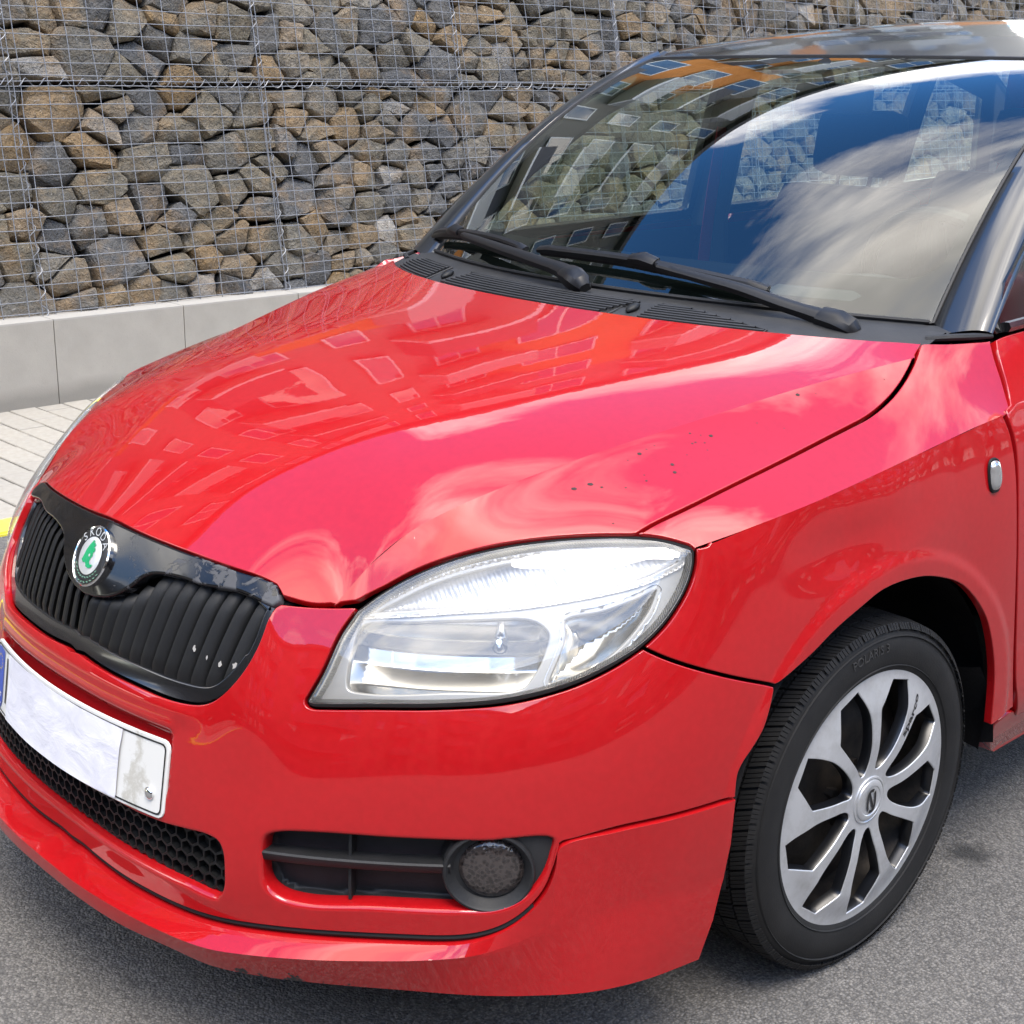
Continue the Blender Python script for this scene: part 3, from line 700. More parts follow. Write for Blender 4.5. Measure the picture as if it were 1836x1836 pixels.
# rear hatch, tail
def TAIL(s, t):
    zt = [(.26, .02), (.45, .06), (.62, .05), (.80, .0), (.95, -.03), (1.15, -.10), (1.40, -.22)]
    z = .26+(1.415-.26)*t; o = np.interp(z, [a for a, _ in zt], [b for _, b in zt]); x = (side_x(3.0, min(z, 1.40))-.01)*s if z < 1.38 else .55*s
    return np.array([x, 3.04+o-.12*abs(s)**3, z])
V, Fc = uv_grid(TAIL, np.linspace(-1, 1, 25), np.linspace(0, 1, 25)); tail = mesh('tailgate', V, [f[::-1] for f in Fc], M['paint'], CAR)
V, Fc = uv_grid(lambda s, t: TAIL(s*.78, .64+t*.3)+np.array([0, .012, 0]), np.linspace(-1, 1, 13), np.linspace(0, 1, 9)); mesh('rear_window', V, [f[::-1] for f in Fc], M['frit'], tail)
# underbody
b = bmesh.new(); add_box(b, (-.70, .38, .19), (.70, 3.0, .27)); bm_obj('underbody', b, M['void'], CAR)
# ---------------------------------------------------------------- cowl, wipers, interior
def rear_y(x): return float(np.interp(abs(x), T['REAR'][::-1, 0], T['REAR'][::-1, 1]))
def COWL(x, v):
    """cowl skin: v 0 at the hood's rear edge, 1 under the glass"""
    s = x/.635; p0 = np.array([x, rear_y(x)+.004, .9505-.006*(x/.66)**2-.009]); p1 = WP(s, .028)+np.array([0, -.004, .002])
    return p0*(1-v)+p1*v+np.array([0, 0, .006*math.sin(math.pi*v)])
def build_cowl():
    xs = np.concatenate([[-.672, -.668], np.linspace(-.66, .66, 67), [.668, .672]]); vs_ = [-.25, 0, .04, .10, .30, .58, .62, .66, .72, .97, 1.0]
    hz = {-.25: -.02, 0: -.001, .62: .0, .66: -.005, .72: -.004}
    V, Fc = uv_grid(lambda x, v: COWL(x, max(v, 0))+np.array([0, -.02 if v < 0 else 0, hz.get(v, 0.)]), xs, vs_)
    root = mesh('cowl', V, Fc, M['cowl'], CAR, None, True, 40)
    for x0, x1, tp in ((-.60, -.545, 0), ) [:0]: pass
    for x0, x1, kind in ((-.60, -.40, 'l'), (-.315, .155, 'm'), (.215, .44, 'r')):
        xs = np.linspace(x0, x1, 30)
        def vr(x):
            lo, hi = .06, .58
            if kind == 'r': hi = .58-.46*max(0, (x-(x0+.04))/(x1-x0-.04))
            if kind == 'l': lo = .06; hi = .58-.25*max(0, ((x0+.05)-x)/.05)
            return lo, hi
        V, Fc = uv_grid(lambda x, u: COWL(x, vr(x)[0]*(1-u)+vr(x)[1]*u)+np.array([0, 0, .0012]), xs, np.linspace(0, 1, 5)); mesh('vent_shade_sheet', V, Fc, M['void'], root)  # flat dark sheet just above the cowl, painting the shade between slats
        for k in range(7):
            v = .09+.07*k; pts = []
            for x in np.linspace(x0, x1, 60):
                sk = 0
                if kind == 'm': sk = (v-.3)*.10
                xx = x+sk
                if vr(x)[0]-.01 <= v <= vr(x)[1]: pts.append(COWL(xx, v)+np.array([0, 0, .0015]))
            if len(pts) < 4: continue
            pts = np.array(pts); w = np.array([0, .0026, .0008]); h = np.array([0, -.001, .0042]); n = len(pts)
            V = np.vstack([pts-w, pts-w*.7+h, pts+w*.7+h, pts+w]); Fc = [(r*n+j, r*n+j+1, (r+1)*n+j+1, (r+1)*n+j) for r in range(3) for j in range(n-1)]
            mesh('vent_slat', V, Fc, M['cowl'], root, None, False)
        # raised frame round the vent
        loop = [COWL(x, vr(x)[0]-.02) for x in xs]+[COWL(x, vr(x)[1]+.02) for x in xs[::-1]]
        b = bmesh.new(); tube(b, np.array(loop)+[0, 0, .002], .0022, 6, True); bm_obj('vent_frame', b, M['cowl'], root, True)
    for xn in (-.355, .183):
        p = COWL(xn, .30); b = bmesh.new(); bmesh.ops.create_uvsphere(b, u_segments=14, v_segments=8, radius=1); bmesh.ops.transform(b, matrix=Matrix.Translation(Vector(p+[0, .0, .004])) @ Matrix.Rotation(R(18), 4, 'X') @ Matrix.Diagonal((.010, .017, .007, 1)), verts=b.verts[:])
        bm_obj('washer_nozzle', b, M['plastic'], root, True)
    # seal strip between cowl and glass
    b = bmesh.new(); tube(b, [WP(s, .030)+np.array([0, -.003, .006]) for s in np.linspace(-.99, .99, 60)], .0038, 6); bm_obj('cowl_seal', b, M['grey_plastic'], root, True)
    # trim under the foot of each pillar
    for sx in (1, -1):
        b = bmesh.new(); tube(b, [(sx*.655, .290, .947), (sx*.685, .308, .951), (sx*.708, .342, .952), (sx*.725, .374, .952)], [.006, .006, .006, .004], 8); bm_obj('pillar_foot_trim', b, M['grey_plastic'], CAR, True)
M['cowl'] = mat('cowl_plastic', (.035, .036, .039), .62)
t_ = NT(M['cowl']); co_ = t_.coord(1); d_ = t_.noise(co_, 20, 5, .65); t_.set('Base Color', t_.mixc(t_.ramp(d_.outputs[0], [(.3, 0), (.75, 1)]), (.012, .0125, .0135), (.024, .0245, .026))); n_ = t_.noise(co_, 420, 2); t_.bump(n_.outputs[0], .3, .001)
build_cowl()
def ribbon_bar(b, pts, w, h, up=np.array([0, -.45, .89])):
    """solid bar along pts, w wide across, h tall along up (arrays allowed)"""
    pts = np.array(pts, float); n = len(pts); T_ = nrm(np.gradient(pts, axis=0)); S = nrm(np.cross(T_, up)); U = nrm(np.cross(S, T_)); w = np.broadcast_to(w, n)[:, None]; h = np.broadcast_to(h, n)[:, None]
    rings = [pts-S*w*.5, pts-S*w*.5+U*h*.75, pts-S*w*.28+U*h, pts+S*w*.28+U*h, pts+S*w*.5+U*h*.75, pts+S*w*.5]
    vs = [[b.verts.new(tuple(p)) for p in r] for r in rings]; k = len(rings)
    for r in range(k):
        a, c = vs[r], vs[(r+1) % k]
        for j in range(n-1): b.faces.new((a[j], a[j+1], c[j+1], c[j]))
    b.faces.new([vs[r][0] for r in range(k)][::-1]); b.faces.new([vs[r][-1] for r in range(k)])
def wiper(arm, blade, clipat):
    root = empty('wiper', (0, 0, 0), CAR)
    a = catmull(np.array(arm), 8); t = np.linspace(0, 1, len(a))
    b = bmesh.new(); ribbon_bar(b, a, np.interp(t, [0, .12, .3, .8, 1], [.030, .032, .024, .018, .014]), np.interp(t, [0, .12, .3, 1], [.022, .022, .016, .011])); bm_obj('wiper_arm', b, M['wiper'], root, True, 40)
    # knuckle over the pivot
    b = bmesh.new(); k = a[0]; d = nrm(a[6]-a[0]); ribbon_bar(b, [k-d*.012, k, k+d*.03, k+d*.062], [.022, .036, .040, .036], [.016, .028, .030, .020]); bm_obj('pivot_cap', b, M['wiper'], root, True, 40)
    bl = catmull(np.array(blade), 8); t = np.linspace(0, 1, len(bl)); up = np.array([0, -.45, .89])
    b = bmesh.new(); ribbon_bar(b, bl+up*.006, .016, np.interp(t, [0, .05, .5, .95, 1], [.008, .013, .017, .013, .008])); sp = bm_obj('wiper_blade', b, M['wiper'], root, True, 40)
    b = bmesh.new(); ribbon_bar(b, bl-up*.004, .0035, .011); bm_obj('wiper_rubber', b, M['rubber'], root, True, 40)
    c = bl[int(clipat*(len(bl)-1))]; d = nrm(bl[int(clipat*(len(bl)-1))+2]-c); b = bmesh.new(); ribbon_bar(b, [c-d*.03+up*.014, c+up*.016, c+d*.03+up*.014], [.018, .026, .022], [.010, .016, .010]); bm_obj('blade_clip', b, M['wiper'], root, True, 40)
M['wiper'] = mat('wiper_black', (.006, .006, .007), .4, spec=.35)
wiper([(.022, .150, .968), (-.045, .168, .987), (-.141, .186, .997), (-.272, .220, 1.005), (-.398, .262, 1.010), (-.459, .285, 1.012)], [(-.66, .378, .985), (-.595, .352, .996), (-.454, .302, 1.006), (-.316, .262, 1.009), (-.217, .236, 1.004)], .40)
wiper([(.543, .246, .943), (.49, .239, .960), (.414, .226, .976), (.335, .219, .992), (.252, .213, 1.003), (.152, .211, 1.014)], [(-.178, .236, 1.009), (-.043, .226, 1.011), (.057, .226, 1.010), (.138, .228, 1.006), (.259, .238, .998), (.366, .256, .989)], .54)
# ---- interior
M['dash'] = mat('dash_grey', (.028, .029, .03), .75, spec=.25); M['fabric'] = mat('dark_seat_fabric', (.014, .0145, .016), .9); M['fabric_mid'] = mat('grey_seat_fabric', (.04, .04, .042), .9)
t_ = NT(M['fabric']); n_ = t_.noise(t_.coord(1), 220, 2); t_.bump(n_.outputs[0], .4, .002)
M['door_card'] = mat('door_card_grey', (.05, .05, .048), .8)
def build_interior():
    def dash(x, u):
        y = np.interp(u, [0, .25, .5, .7, .82, 1], [.235+.16*(x/.66)**2, .42, .60, .69, .72, .70]); z = np.interp(u, [0, .25, .5, .7, .82, 1], [.925, .945, .950, .925, .86, .62])
        hump = .045*math.exp(-((x-.36)/.17)**2)*(1 if u > .4 else u/.4)*(u < .78)
        return np.array([x, y, z+hump])
    V, Fc = uv_grid(dash, np.linspace(-.69, .69, 40), np.linspace(0, 1, 25)); mesh('dashboard', V, Fc, M['dash'], CAR)
    # steering wheel
    c = np.array([.36, .86, .93]); ax = nrm(np.array([0, .90, .42])); e1 = np.array([1., 0, 0]); e2 = np.cross(ax, e1); 
    sw = empty('steering_wheel', (0, 0, 0), CAR)
    b = bmesh.new(); tube(b, [c+.185*(math.cos(a)*e1+math.sin(a)*e2) for a in np.linspace(0, 2*math.pi, 40, endpoint=False)], .0145, 10, True); bm_obj('rim', b, M['plastic'], sw, True)
    for a in (R(0), R(180), R(-90)):
        b = bmesh.new(); tube(b, [c-ax*.03+.03*(math.cos(a)*e1+math.sin(a)*e2), c+.18*(math.cos(a)*e1+math.sin(a)*e2)], [.03, .016], 8); bm_obj('spoke', b, M['plastic'], sw, True)
    b = bmesh.new(); bmesh.ops.create_uvsphere(b, u_segments=16, v_segments=10, radius=.07); bmesh.ops.transform(b, matrix=Matrix.Translation(Vector(c-ax*.02)) @ Matrix.Diagonal((1, .5, .8, 1)), verts=b.verts[:]); bm_obj('airbag_cover', b, M['plastic'], sw, True)
    def seat(x, y, rear=False):
        st = empty('rear_seat' if rear else 'front_seat', (x, y, 0), CAR); w = .62 if rear else .25
        b = bmesh.new(); add_box(b, (-w, -.25, .38), (w, .27, .54)); bm_obj('cushion', b, M['fabric_mid'], st, bevel=.05)
        b = bmesh.new(); add_box(b, (-w, -.055, 0), (w, .055, .60)); 
        for v in b.verts:
            if v.co.z > .3 and not rear: v.co.x *= .80
        bmesh.ops.transform(b, matrix=Matrix.Translation((0, .27, .50)) @ Matrix.Rotation(R(-17), 4, 'X'), verts=b.verts[:]); bm_obj('backrest', b, M['fabric'], st, bevel=.045)
        for hx in ((-.33, .33) if rear else (0,)):
            b = bmesh.new(); add_box(b, (-.125, -.045, 0), (.125, .045, .17)); bmesh.ops.transform(b, matrix=Matrix.Translation((hx, .455, 1.10)) @ Matrix.Rotation(R(-10), 4, 'X'), verts=b.verts[:]); h = bm_obj('headrest', b, M['fabric'], st, bevel=.04)
            for dx in (-.05, .05):
                b = bmesh.new(); tube(b, [(hx+dx, .44, 1.04), (hx+dx, .457, 1.12)], .006, 6); bm_obj('headrest_post', b, M['chrome'], st, True)
    seat(.36, 1.12); seat(-.36, 1.12); seat(0, 2.0, True)
    for sx in (1, -1):
        V, Fc = uv_grid(lambda y, z: np.array([sx*(side_x(y, min(z, .95))-.075-.02*(z > .9)), y, z]), np.linspace(.42, 2.9, 20), np.linspace(.30, .965, 8)); mesh('door_card', V, Fc, M['door_card'], CAR)
        b = bmesh.new(); ys = 1.37; tube(b, [(sx*.64, ys, .50), (sx*.675, ys, .98), (sx*.63, ys+.01, 1.20), (sx*.565, ys, 1.40)], [.05, .05, .042, .04], 8); bm_obj('centre_pillar_trim', b, M['door_card'], CAR, True)
        b = bmesh.new(); pts = [(sx*.615, 1.33, 1.22), (sx*.63, 1.31, 1.0), (sx*.62, 1.28, .75), (sx*.56, 1.25, .50)]; ribbon_bar(b, catmull(np.array(pts), 6), .045, .003, np.array([-sx*1., 0, 0])); bm_obj('seat_belt', b, M['belt'], CAR, True)
    b = bmesh.new(); add_box(b, (-.62, 2.55, .3), (.62, 2.60, 1.0)); bm_obj('parcel_bulkhead', b, M['fabric'], CAR)
M['belt'] = mat('seat_belt', (.25, .01, .02), .8)
build_interior()

def build_mirror():
    root = empty('door_mirror', (.80, .66, 1.0), CAR)
    b = bmesh.new(); bmesh.ops.create_uvsphere(b, u_segments=28, v_segments=16, radius=1)
    for v in b.verts:
        c = v.co; e = lambda t, p: math.copysign(abs(t)**p, t); v.co = Vector((e(c.x, .7)*.115+.10, e(c.y, .9)*(.065 if c.y < 0 else .03), e(c.z, .7)*.072+.01))
    bm_obj('mirror_shell', b, M['paint'], root, True, 60)
    b = bmesh.new(); tube(b, [(-.06, .0, -.035), (.0, -.002, -.04), (.06, 0, -.03)], [.022, .026, .03], 10); bm_obj('mirror_foot', b, M['plastic'], root, True)
    b = bmesh.new(); add_box(b, (.0, .026, -.05), (.20, .032, .07)); bm_obj('mirror_glass', b, M['chrome'], root, bevel=.002)
build_mirror()
# ---------------------------------------------------------------- lamps, grille, plate, badge
def text_geo(s, size=1., extrude=.0, res=3, align='CENTER', bold=0.):
    cu = bpy.data.curves.new('t', 'FONT'); cu.body = s; cu.size = size; cu.extrude = extrude; cu.resolution_u = res; cu.align_x = align; cu.align_y = 'CENTER'; cu.offset = bold
    o = bpy.data.objects.new('t', cu); COL.objects.link(o); bpy.context.view_layer.update()
    me = bpy.data.meshes.new_from_object(o.evaluated_get(bpy.context.evaluated_depsgraph_get()))
    V = np.array([tuple(v.co) for v in me.vertices]); Fc = [tuple(p.vertices) for p in me.polygons]
    bpy.data.objects.remove(o); bpy.data.curves.remove(cu); bpy.data.meshes.remove(me)
    return V, Fc
# ---- headlamps
M['frosted'] = mat('frosted_reflector', (.46, .45, .43), .36, .5)
M['reflector'] = mat('bright_reflector', (.64, .62, .57), .20, 1)
M['bezel'] = mat('satin_silver_bezel', (.40, .39, .365), .32, .45)
M['bezel_rib'] = mat('frosted_lens_rim', (.80, .80, .77), .4, .0)
t_ = NT(M['bezel_rib']); w_ = t_.n('TexWave'); w_.wave_type = 'BANDS'; w_.bands_direction = 'DIAGONAL'; w_.inputs['Scale'].default_value = 110; t_.L.new(t_.coord(1), w_.inputs[0]); t_.bump(w_.outputs[0], .6, .002)
m_ = M['lens_haze'] = glass_mat('weathered_lens', (.97, .97, .96)); t_ = NT(m_); df_ = t_.n('BsdfDiffuse'); df_.inputs[0].default_value = (.72, .71, .67, 1); mx_ = t_.n('MixShader')
old_ = t_.out.inputs[0].links[0].from_socket; nz_ = t_.noise(t_.coord(1), 12, 5, .6); t_.L.new(t_.ramp(nz_.outputs[0], [(.3, .06), (.75, .17)]), mx_.inputs[0]); t_.L.new(old_, mx_.inputs[1]); t_.L.new(df_.outputs[0], mx_.inputs[2]); t_.L.new(mx_.outputs[0], t_.out.inputs[0])
def bowl(poly, d0, dm, w, extra=None):
    pl = resample(poly, .006)
    def f(q):
        d = dist_poly(pl, q); ins = inside(pl, q); u = np.clip(np.where(ins, d, 0)/w, 0, 1)
        r = d0+dm*np.sqrt(np.clip(1-(1-u)**2, 0, 1))
        return r+(extra(q) if extra is not None else 0)
    return f
def saw(x): return np.abs((x % 1)-.5)*2
def headlamp():
    parts = []
    outl = FS.q(np.vstack([catmull(T['HL_TOP'], 6), catmull(HLr, 6)[1:-1]])); outl = dedupe(outl, 1e-4)
    add = lambda n, p, m: parts.append((n, p, m))
    lo_ = resample(outl, .006)
    domed = lambda q: .0035-.021*np.sqrt(np.clip(1-(1-np.clip(dist_poly(lo_, q)/.055, 0, 1))**2.2, 0, 1))      # the cover bulges out from its rim
    add('lens', panel(FOff(domed), shrink(outl, .006), [], .006, [(.001, .0008, .5), (.002, .003, .9)]), 'lens_haze')
    inn = shrink(outl, .010)
    hm = FS.q(catmull(T['HLM'], 5, True)); ha = FS.q(catmull(T['HLA'], 5, True))
    ht = FS.q(np.vstack([catmull(T['HLT'], 5), catmull(T['HLTT'][::-1], 5)])); ht = dedupe(ht, 1e-4)
    hm2, ha2, ht2 = shrink(hm, .002), shrink(ha, .002), shrink(ht, .0035)
    lip = [(.002, .001, .4), (.003, .004, .9), (.003, .014, 1)]
    add('bezel', panel(FOff(.022), inn, [hm2, ha2, ht2], .007, [], [lip]*3), 'bezel')
    # wall between the lens rim and the bezel, ribbed
    l0 = FOff(.005).p(shrink(outl, .0065)); l1 = FOff(.0225).p(shrink(outl, .0105)); n = len(l0)
    V = np.vstack([l0, l1]); Fc = [(i, (i+1) % n, n+(i+1) % n, n+i) for i in range(n)]
    nn = FS.n(shrink(outl, .0065)); parts.append(('lens_rim', (V, Fc, np.vstack([nn, nn])), 'bezel_rib'))
    zc = np.mean(T['HLM'][:, 2])
    step = lambda q: .0007*np.floor(saw(q[:, 0]*17-q[:, 1]*10)*2.2)*sstep(zc+.018, zc+.022, q[:, 1])*(1-sstep(zc+.036, zc+.04, q[:, 1]))
    u0, u1, z0, z1 = hm[:, 0].min(), hm[:, 0].max(), hm[:, 1].min(), hm[:, 1].max()
    def trough(q):      # a shallow paraboloid, open to the front, flattening towards its rim
        a = np.clip((q[:, 0]-(u0+u1)/2)/((u1-u0)*.56), -1, 1); c = np.clip((q[:, 1]-(z0+z1)/2)/((z1-z0)*.60), -1, 1)
        ka = np.linspace(-1, 1, 10); kc = np.array([-1, -.55, -.1, .2, .45, .7, 1.]); pa = np.interp(a, ka, np.sqrt(np.clip(1-.92*ka**4, 0, 1))); pc = np.interp(c, kc, 1-kc**2)
        return .020+.060*pc*pa
    add('main_reflector', panel(FOff(trough), shrink(hm, -.004), [], .0045, []), 'reflector')
    add('turn_reflector', panel(FOff(bowl(ht, .018, .016, .018, lambda q: .0005*saw(q[:, 0]*120+q[:, 1]*75))), shrink(ht, -.003), [], .0030, []), 'frosted')
    add('side_reflector', panel(FOff(bowl(ha, .018, .040, .045, lambda q: .0022*saw(q[:, 0]*14-q[:, 1]*6+.3))), shrink(ha, -.003), [], .005, []), 'reflector')
    return parts, outl
hparts, HLQ = headlamp()
for sx in (1, -1):
    root = empty('headlamp', (0, 0, 0), CAR)
    for nme, p, mm in hparts:
        q = p if sx > 0 else mirror_part(p)
        mesh(nme, q[0], q[1], M[mm], root, q[2])
    b = bmesh.new(); tube(b, (FOff(.008).p(shrink(HLQ, .0030, .008)))*[sx, 1, 1], .0030, 6, True); bm_obj('gasket', b, M['rubber'], root, True)
    # lamp body behind everything
    pr = panel(FOff(.125), shrink(HLQ, .004, .012), [], .03, []); pr = pr if sx > 0 else mirror_part(pr); mesh('lamp_housing', pr[0], pr[1], M['plastic'], root, pr[2])
    l0 = FOff(.024).p(shrink(HLQ, .008, .012)); l1 = FOff(.125).p(shrink(HLQ, .006, .012)); n = len(l0)
    mesh('lamp_wall', np.vstack([l0, l1])*[sx, 1, 1], [(i, (i+1) % n, n+(i+1) % n, n+i) for i in range(n)], M['plastic'], root)
    # bulb of the main beam and the dark socket of the side light
    qb = FS.q(np.array([(.606, -.60, .645)])); p0 = FOff(.085).p(qb)[0]; p1 = FOff(.045).p(qb)[0]
    b = bmesh.new(); tube(b, [p0*[sx, 1, 1], (p0*.4+p1*.6)*[sx, 1, 1], p1*[sx, 1, 1]], [.013, .011, .004], 14); bm_obj('bulb', b, M['chrome'], root, True)
    qb = FS.q(np.array([(.700, -.50, .688)])); p0 = FOff(.065).p(qb)[0]; p1 = FOff(.030).p(qb)[0]
    b = bmesh.new(); tube(b, [p0*[sx, 1, 1], p1*[sx, 1, 1]], [.011, .009], 14); bm_obj('bulb_socket', b, M['plastic'], root, True)
# ---- grille
GRT = T['GR_TOP'].copy(); GRT[0] = (0, -.815, .711)
def z_trim(x): k = T['TRIM_LO'][::-1]; return np.interp(x, [0]+list(k[:, 0])+[.352], [.607]+list(k[:, 2])+[.668])
def z_bot(x): k = T['SLATBOT'][::-1]; return np.interp(np.abs(x), k[:, 0], k[:, 2])
GRILLE = empty('grille', (0, 0, 0), CAR)
def yF(x, z, off=0.):
    """point of the fascia at given x and height"""
    y = -.86
    for _ in range(8):
        a = math.atan2(x, -(y-Y0)); r = float(F0(np.array([[a, z]]))[0]); y = Y0-r*math.cos(math.asin(max(-1, min(1, x/r))))
    return y
def build_grille():
    lo = T['TRIM_LO'].copy(); lo = np.vstack([[(.349, -.768, .664)], lo]); lo[-1] = (.03, -.865, .610)
    half = np.vstack([catmull(GRT, 6), [(.352, -.765, .668)], catmull(lo, 6), [(0, -.866, .607)]])
    q = symF(half)
    q = shrink(q, .0035, .004)
    bulge = lambda qq: -.004*np.exp(-(qq[:, 0]/.055)**2)*sstep(.60, .64, qq[:, 1])
    tr = panel(FOff(lambda qq: .0005+bulge(qq)), q, [], .006, [(.002, .001, .4), (.004, .004, .8), (.0045, .016, 1)])
    mesh('grille_trim', tr[0], tr[1], M['trim_worn'], GRILLE, tr[2])
    # frame round the slats
    out = symF(np.vstack([[(0, -.82, .698)], [(.20, -.80, .690)], [(.315, -.772, .684)], [(.349, -.765, .668)], catmull(gr_side, 4)[2:]]))
    oo = shrink(out, .0015, .005); ii = shrink(out, .012, .005)
    k = np.minimum(oo[:, 1], 0); fr = panel(FOff(lambda qq: .010), oo, [ii*[1, 1]+np.stack([0*ii[:, 0], .006*(ii[:, 1] < .60)], 1)], .006, [(-.001, .0, .3), (.0, .02, .9)], [[(.002, .001, .4), (.004, .005, .9), (.004, .02, 1)]])
    mesh('grille_frame', fr[0], fr[1], M['trim'], GRILLE, fr[2])
    bk = panel(FOff(.055), oo, [], .03, []); mesh('grille_backing', bk[0], bk[1], M['void'], GRILLE, bk[2])
    xs = np.arange(-.001, .342, .0258)
    for sx in (1, -1):
        for x in xs:
            zb, zt = z_bot(x)-.004, z_trim(x)+.006
            if zt-zb < .02: continue
            V, Fc = [], []; zz = np.linspace(zb, zt, 14)
            for iz, z in enumerate(zz):
                xx = x+.010*(z-zb)/.12
                P = np.array([xx, yF(xx, z), z]); qn = FS.q(P[None]); nn = FS.n(qn)[0]; e = nrm(np.cross(np.array([0, 0, 1.]), -nn)); e = e*np.sign(e[0]) if abs(e[0]) > 1e-6 else np.array([1., 0, 0])
                fold = .006*max(0, 1-abs(iz-0)/2)+.010*max(0, (iz-10)/3)**2
                for (a, dpt) in ((.000, .012), (.001, .0098), (.005, .0090), (.012, .0105), (.018, .0145), (.0215, .021), (.0225, .030), (.017, .030), (.0035, .018)):
                    V.append((P+e*a-nn*(dpt+fold))*[sx, 1, 1])
            c = 9
            for i in range(len(zz)-1):
                for j in range(c): Fc.append((i*c+j, i*c+(j+1) % c, (i+1)*c+(j+1) % c, (i+1)*c+j))
            if sx < 0: Fc = [f[::-1] for f in Fc]
            mesh('grille_slat', V, Fc, M['plastic'], GRILLE, None, True, 45)
m = M['trim_worn'] = mat('flaking_gloss_black', (.005, .005, .006), .3, 0, .4, .05, .3)
t_ = NT(m); co_ = t_.coord(1); n_ = t_.noise(co_, 26, 7, .72, .8); sep_ = t_.n('SeparateXYZ'); t_.L.new(co_, sep_.inputs[0])
fac_ = t_.math('ADD', n_.outputs[0], t_.math('MULTIPLY', sep_.outputs[0], .42)); msk_ = t_.ramp(fac_, [(.625, 0), (.645, 1)])
t_.set('Base Color', t_.mixc(msk_, (.004, .004, .005), (.07, .072, .078))); t_.set('Roughness', t_.ramp(msk_, [(0, .2), (1, .6)])); t_.set('Coat Weight', t_.ramp(msk_, [(0, .4), (1, .0)])); t_.bump(msk_, .5, .0006)
build_grille()
# stone chips on four slats
M['chip'] = mat('bare_plastic_chip', (.30, .29, .27), .7)
def chip(x, z, r, off):
    P = np.array([x, yF(x, z), z]); nn = FS.n(FS.q(P[None]))[0]; c = P-nn*off; rnd = random.Random(int(x*9999)); b = bmesh.new()
    e = nrm(np.cross(np.array([0, 0, 1.]), nn)); u = np.cross(nn, e); vs = [b.verts.new(tuple(c+r*rnd.uniform(.5, 1.2)*(math.cos(a)*e*.7+math.sin(a)*u))) for a in np.linspace(0, 2*math.pi, 9, endpoint=False)]
    b.faces.new(vs); o = bm_obj('paint_chip', b, M['chip'], GRILLE)
# ---- badge
def build_badge():
    root = CAR
    c = np.array([0, yF(0, .660), .660]); nn = FS.n(FS.q(c[None]))[0]; e = np.array([1., 0, 0]); u = np.cross(nn, e); u = u*np.sign(u[2])
    c = c+nn*.0035; RB = .0455
    P = lambda a, b, h: c+e*a+u*b+nn*h
    def lathe(prof, name, mt, parent, n=64):
        V = [P(r*math.cos(t), r*math.sin(t), h) for r, h in prof for t in np.linspace(0, 2*math.pi, n, endpoint=False)]
        Fc = [(i*n+j, i*n+(j+1) % n, (i+1)*n+(j+1) % n, (i+1)*n+j) for i in range(len(prof)-1) for j in range(n)]
        return mesh(name, V, Fc, mt, parent, None, True, 40)
    badge = lathe([(RB-.001, -.014), (RB, -.004), (RB+.0005, .002), (RB-.001, .0038), (RB-.003, .0034), (RB-.0035, .0022)], 'badge', M['chrome'], root)
    lathe([(RB-.003, .0022), (.037, .0034), (.029, .0042), (.0282, .0040)], 'badge_ring', M['badge_black'], badge)
    lathe([(.0285, .0042), (.0275, .0046), (.015, .0052), (.0005, .0055)], 'badge_disc', M['badge_silver'], badge)
    S = .0255
    wing = np.array([(-.50, -.10), (-.42, .25), (-.25, .55), (-.05, .80), (.10, .86), (.05, .66), (.22, .74), (.30, .62), (.22, .48), (.38, .46), (.40, .30), (.28, .20), (.36, .06), (.24, -.10), (.20, -.30), (.34, -.42), (.62, -.38), (.52, -.56), (.30, -.64), (.02, -.60), (-.16, -.40), (-.36, -.46), (-.58, -.34)])
    b = bmesh.new(); vs = [b.verts.new(tuple(P(x*S*1.05, y*S*1.1, .0062))) for x, y in wing]; b.faces.new(vs); bmesh.ops.triangulate(b, faces=b.faces[:]); bm_obj('badge_arrow', b, M['badge_green'], badge)
    b = bmesh.new(); vs = [b.verts.new(tuple(P(.06*S+.09*S*math.cos(a), .02*S+.09*S*math.sin(a), .0066))) for a in np.linspace(0, 2*math.pi, 12, endpoint=False)]; b.faces.new(vs); bm_obj('badge_eye', b, M['badge_silver'], badge)
    V, Fc = [], []
    for k, chx in enumerate('SKODA'):
        v, f = text_geo(chx, .0185); a = R(90+52-26*k); r = .0362; b0 = len(V)
        for x, y, z in v:
            xx = x; rr = r+y; V.append(P(rr*math.cos(a)+xx*math.sin(a), rr*math.sin(a)-xx*math.cos(a), .0042))
        Fc += [tuple(i+b0 for i in t) for t in f]
    mesh('badge_letters', V, Fc, M['badge_silver'], badge, smooth=False)
    V, Fc = [], []
    for k in range(-5, 6):                                   # laurel wreath at the foot of the ring
        a = R(270+k*11.5); ta = a+(1 if k > 0 else -1)*R(70)
        for dr in (-.0035, .0035):
            b0 = len(V); cx, cy = (.0362+dr)*math.cos(a), (.0362+dr)*math.sin(a); ux, uy = math.cos(ta), math.sin(ta)
            for s_, w in ((-.0036, 0), (0, .0012), (.0036, 0), (0, -.0012)): V.append(P(cx+ux*s_-uy*w, cy+uy*s_+ux*w, .0044))
            Fc.append((b0, b0+1, b0+2, b0+3))
    mesh('badge_laurel', V, Fc, M['badge_laurel'], badge, smooth=False)
M['badge_black'] = mat('badge_enamel_black', (.008, .008, .009), .45, 0, .1); M['badge_silver'] = mat('badge_silver', (.72, .74, .74), .35, .6)
M['badge_green'] = mat('badge_enamel_green', (.0, .30, .11), .35, 0, .5); M['badge_laurel'] = mat('badge_laurel_green', (.12, .24, .17), .5)
build_badge()
for x, z, r, off in ((.252, .592, .0042, .0078), (.277, .585, .0038, .0078), (.300, .581, .006, .0075), (.322, .583, .006, .0075)): chip(x, z, r, off)
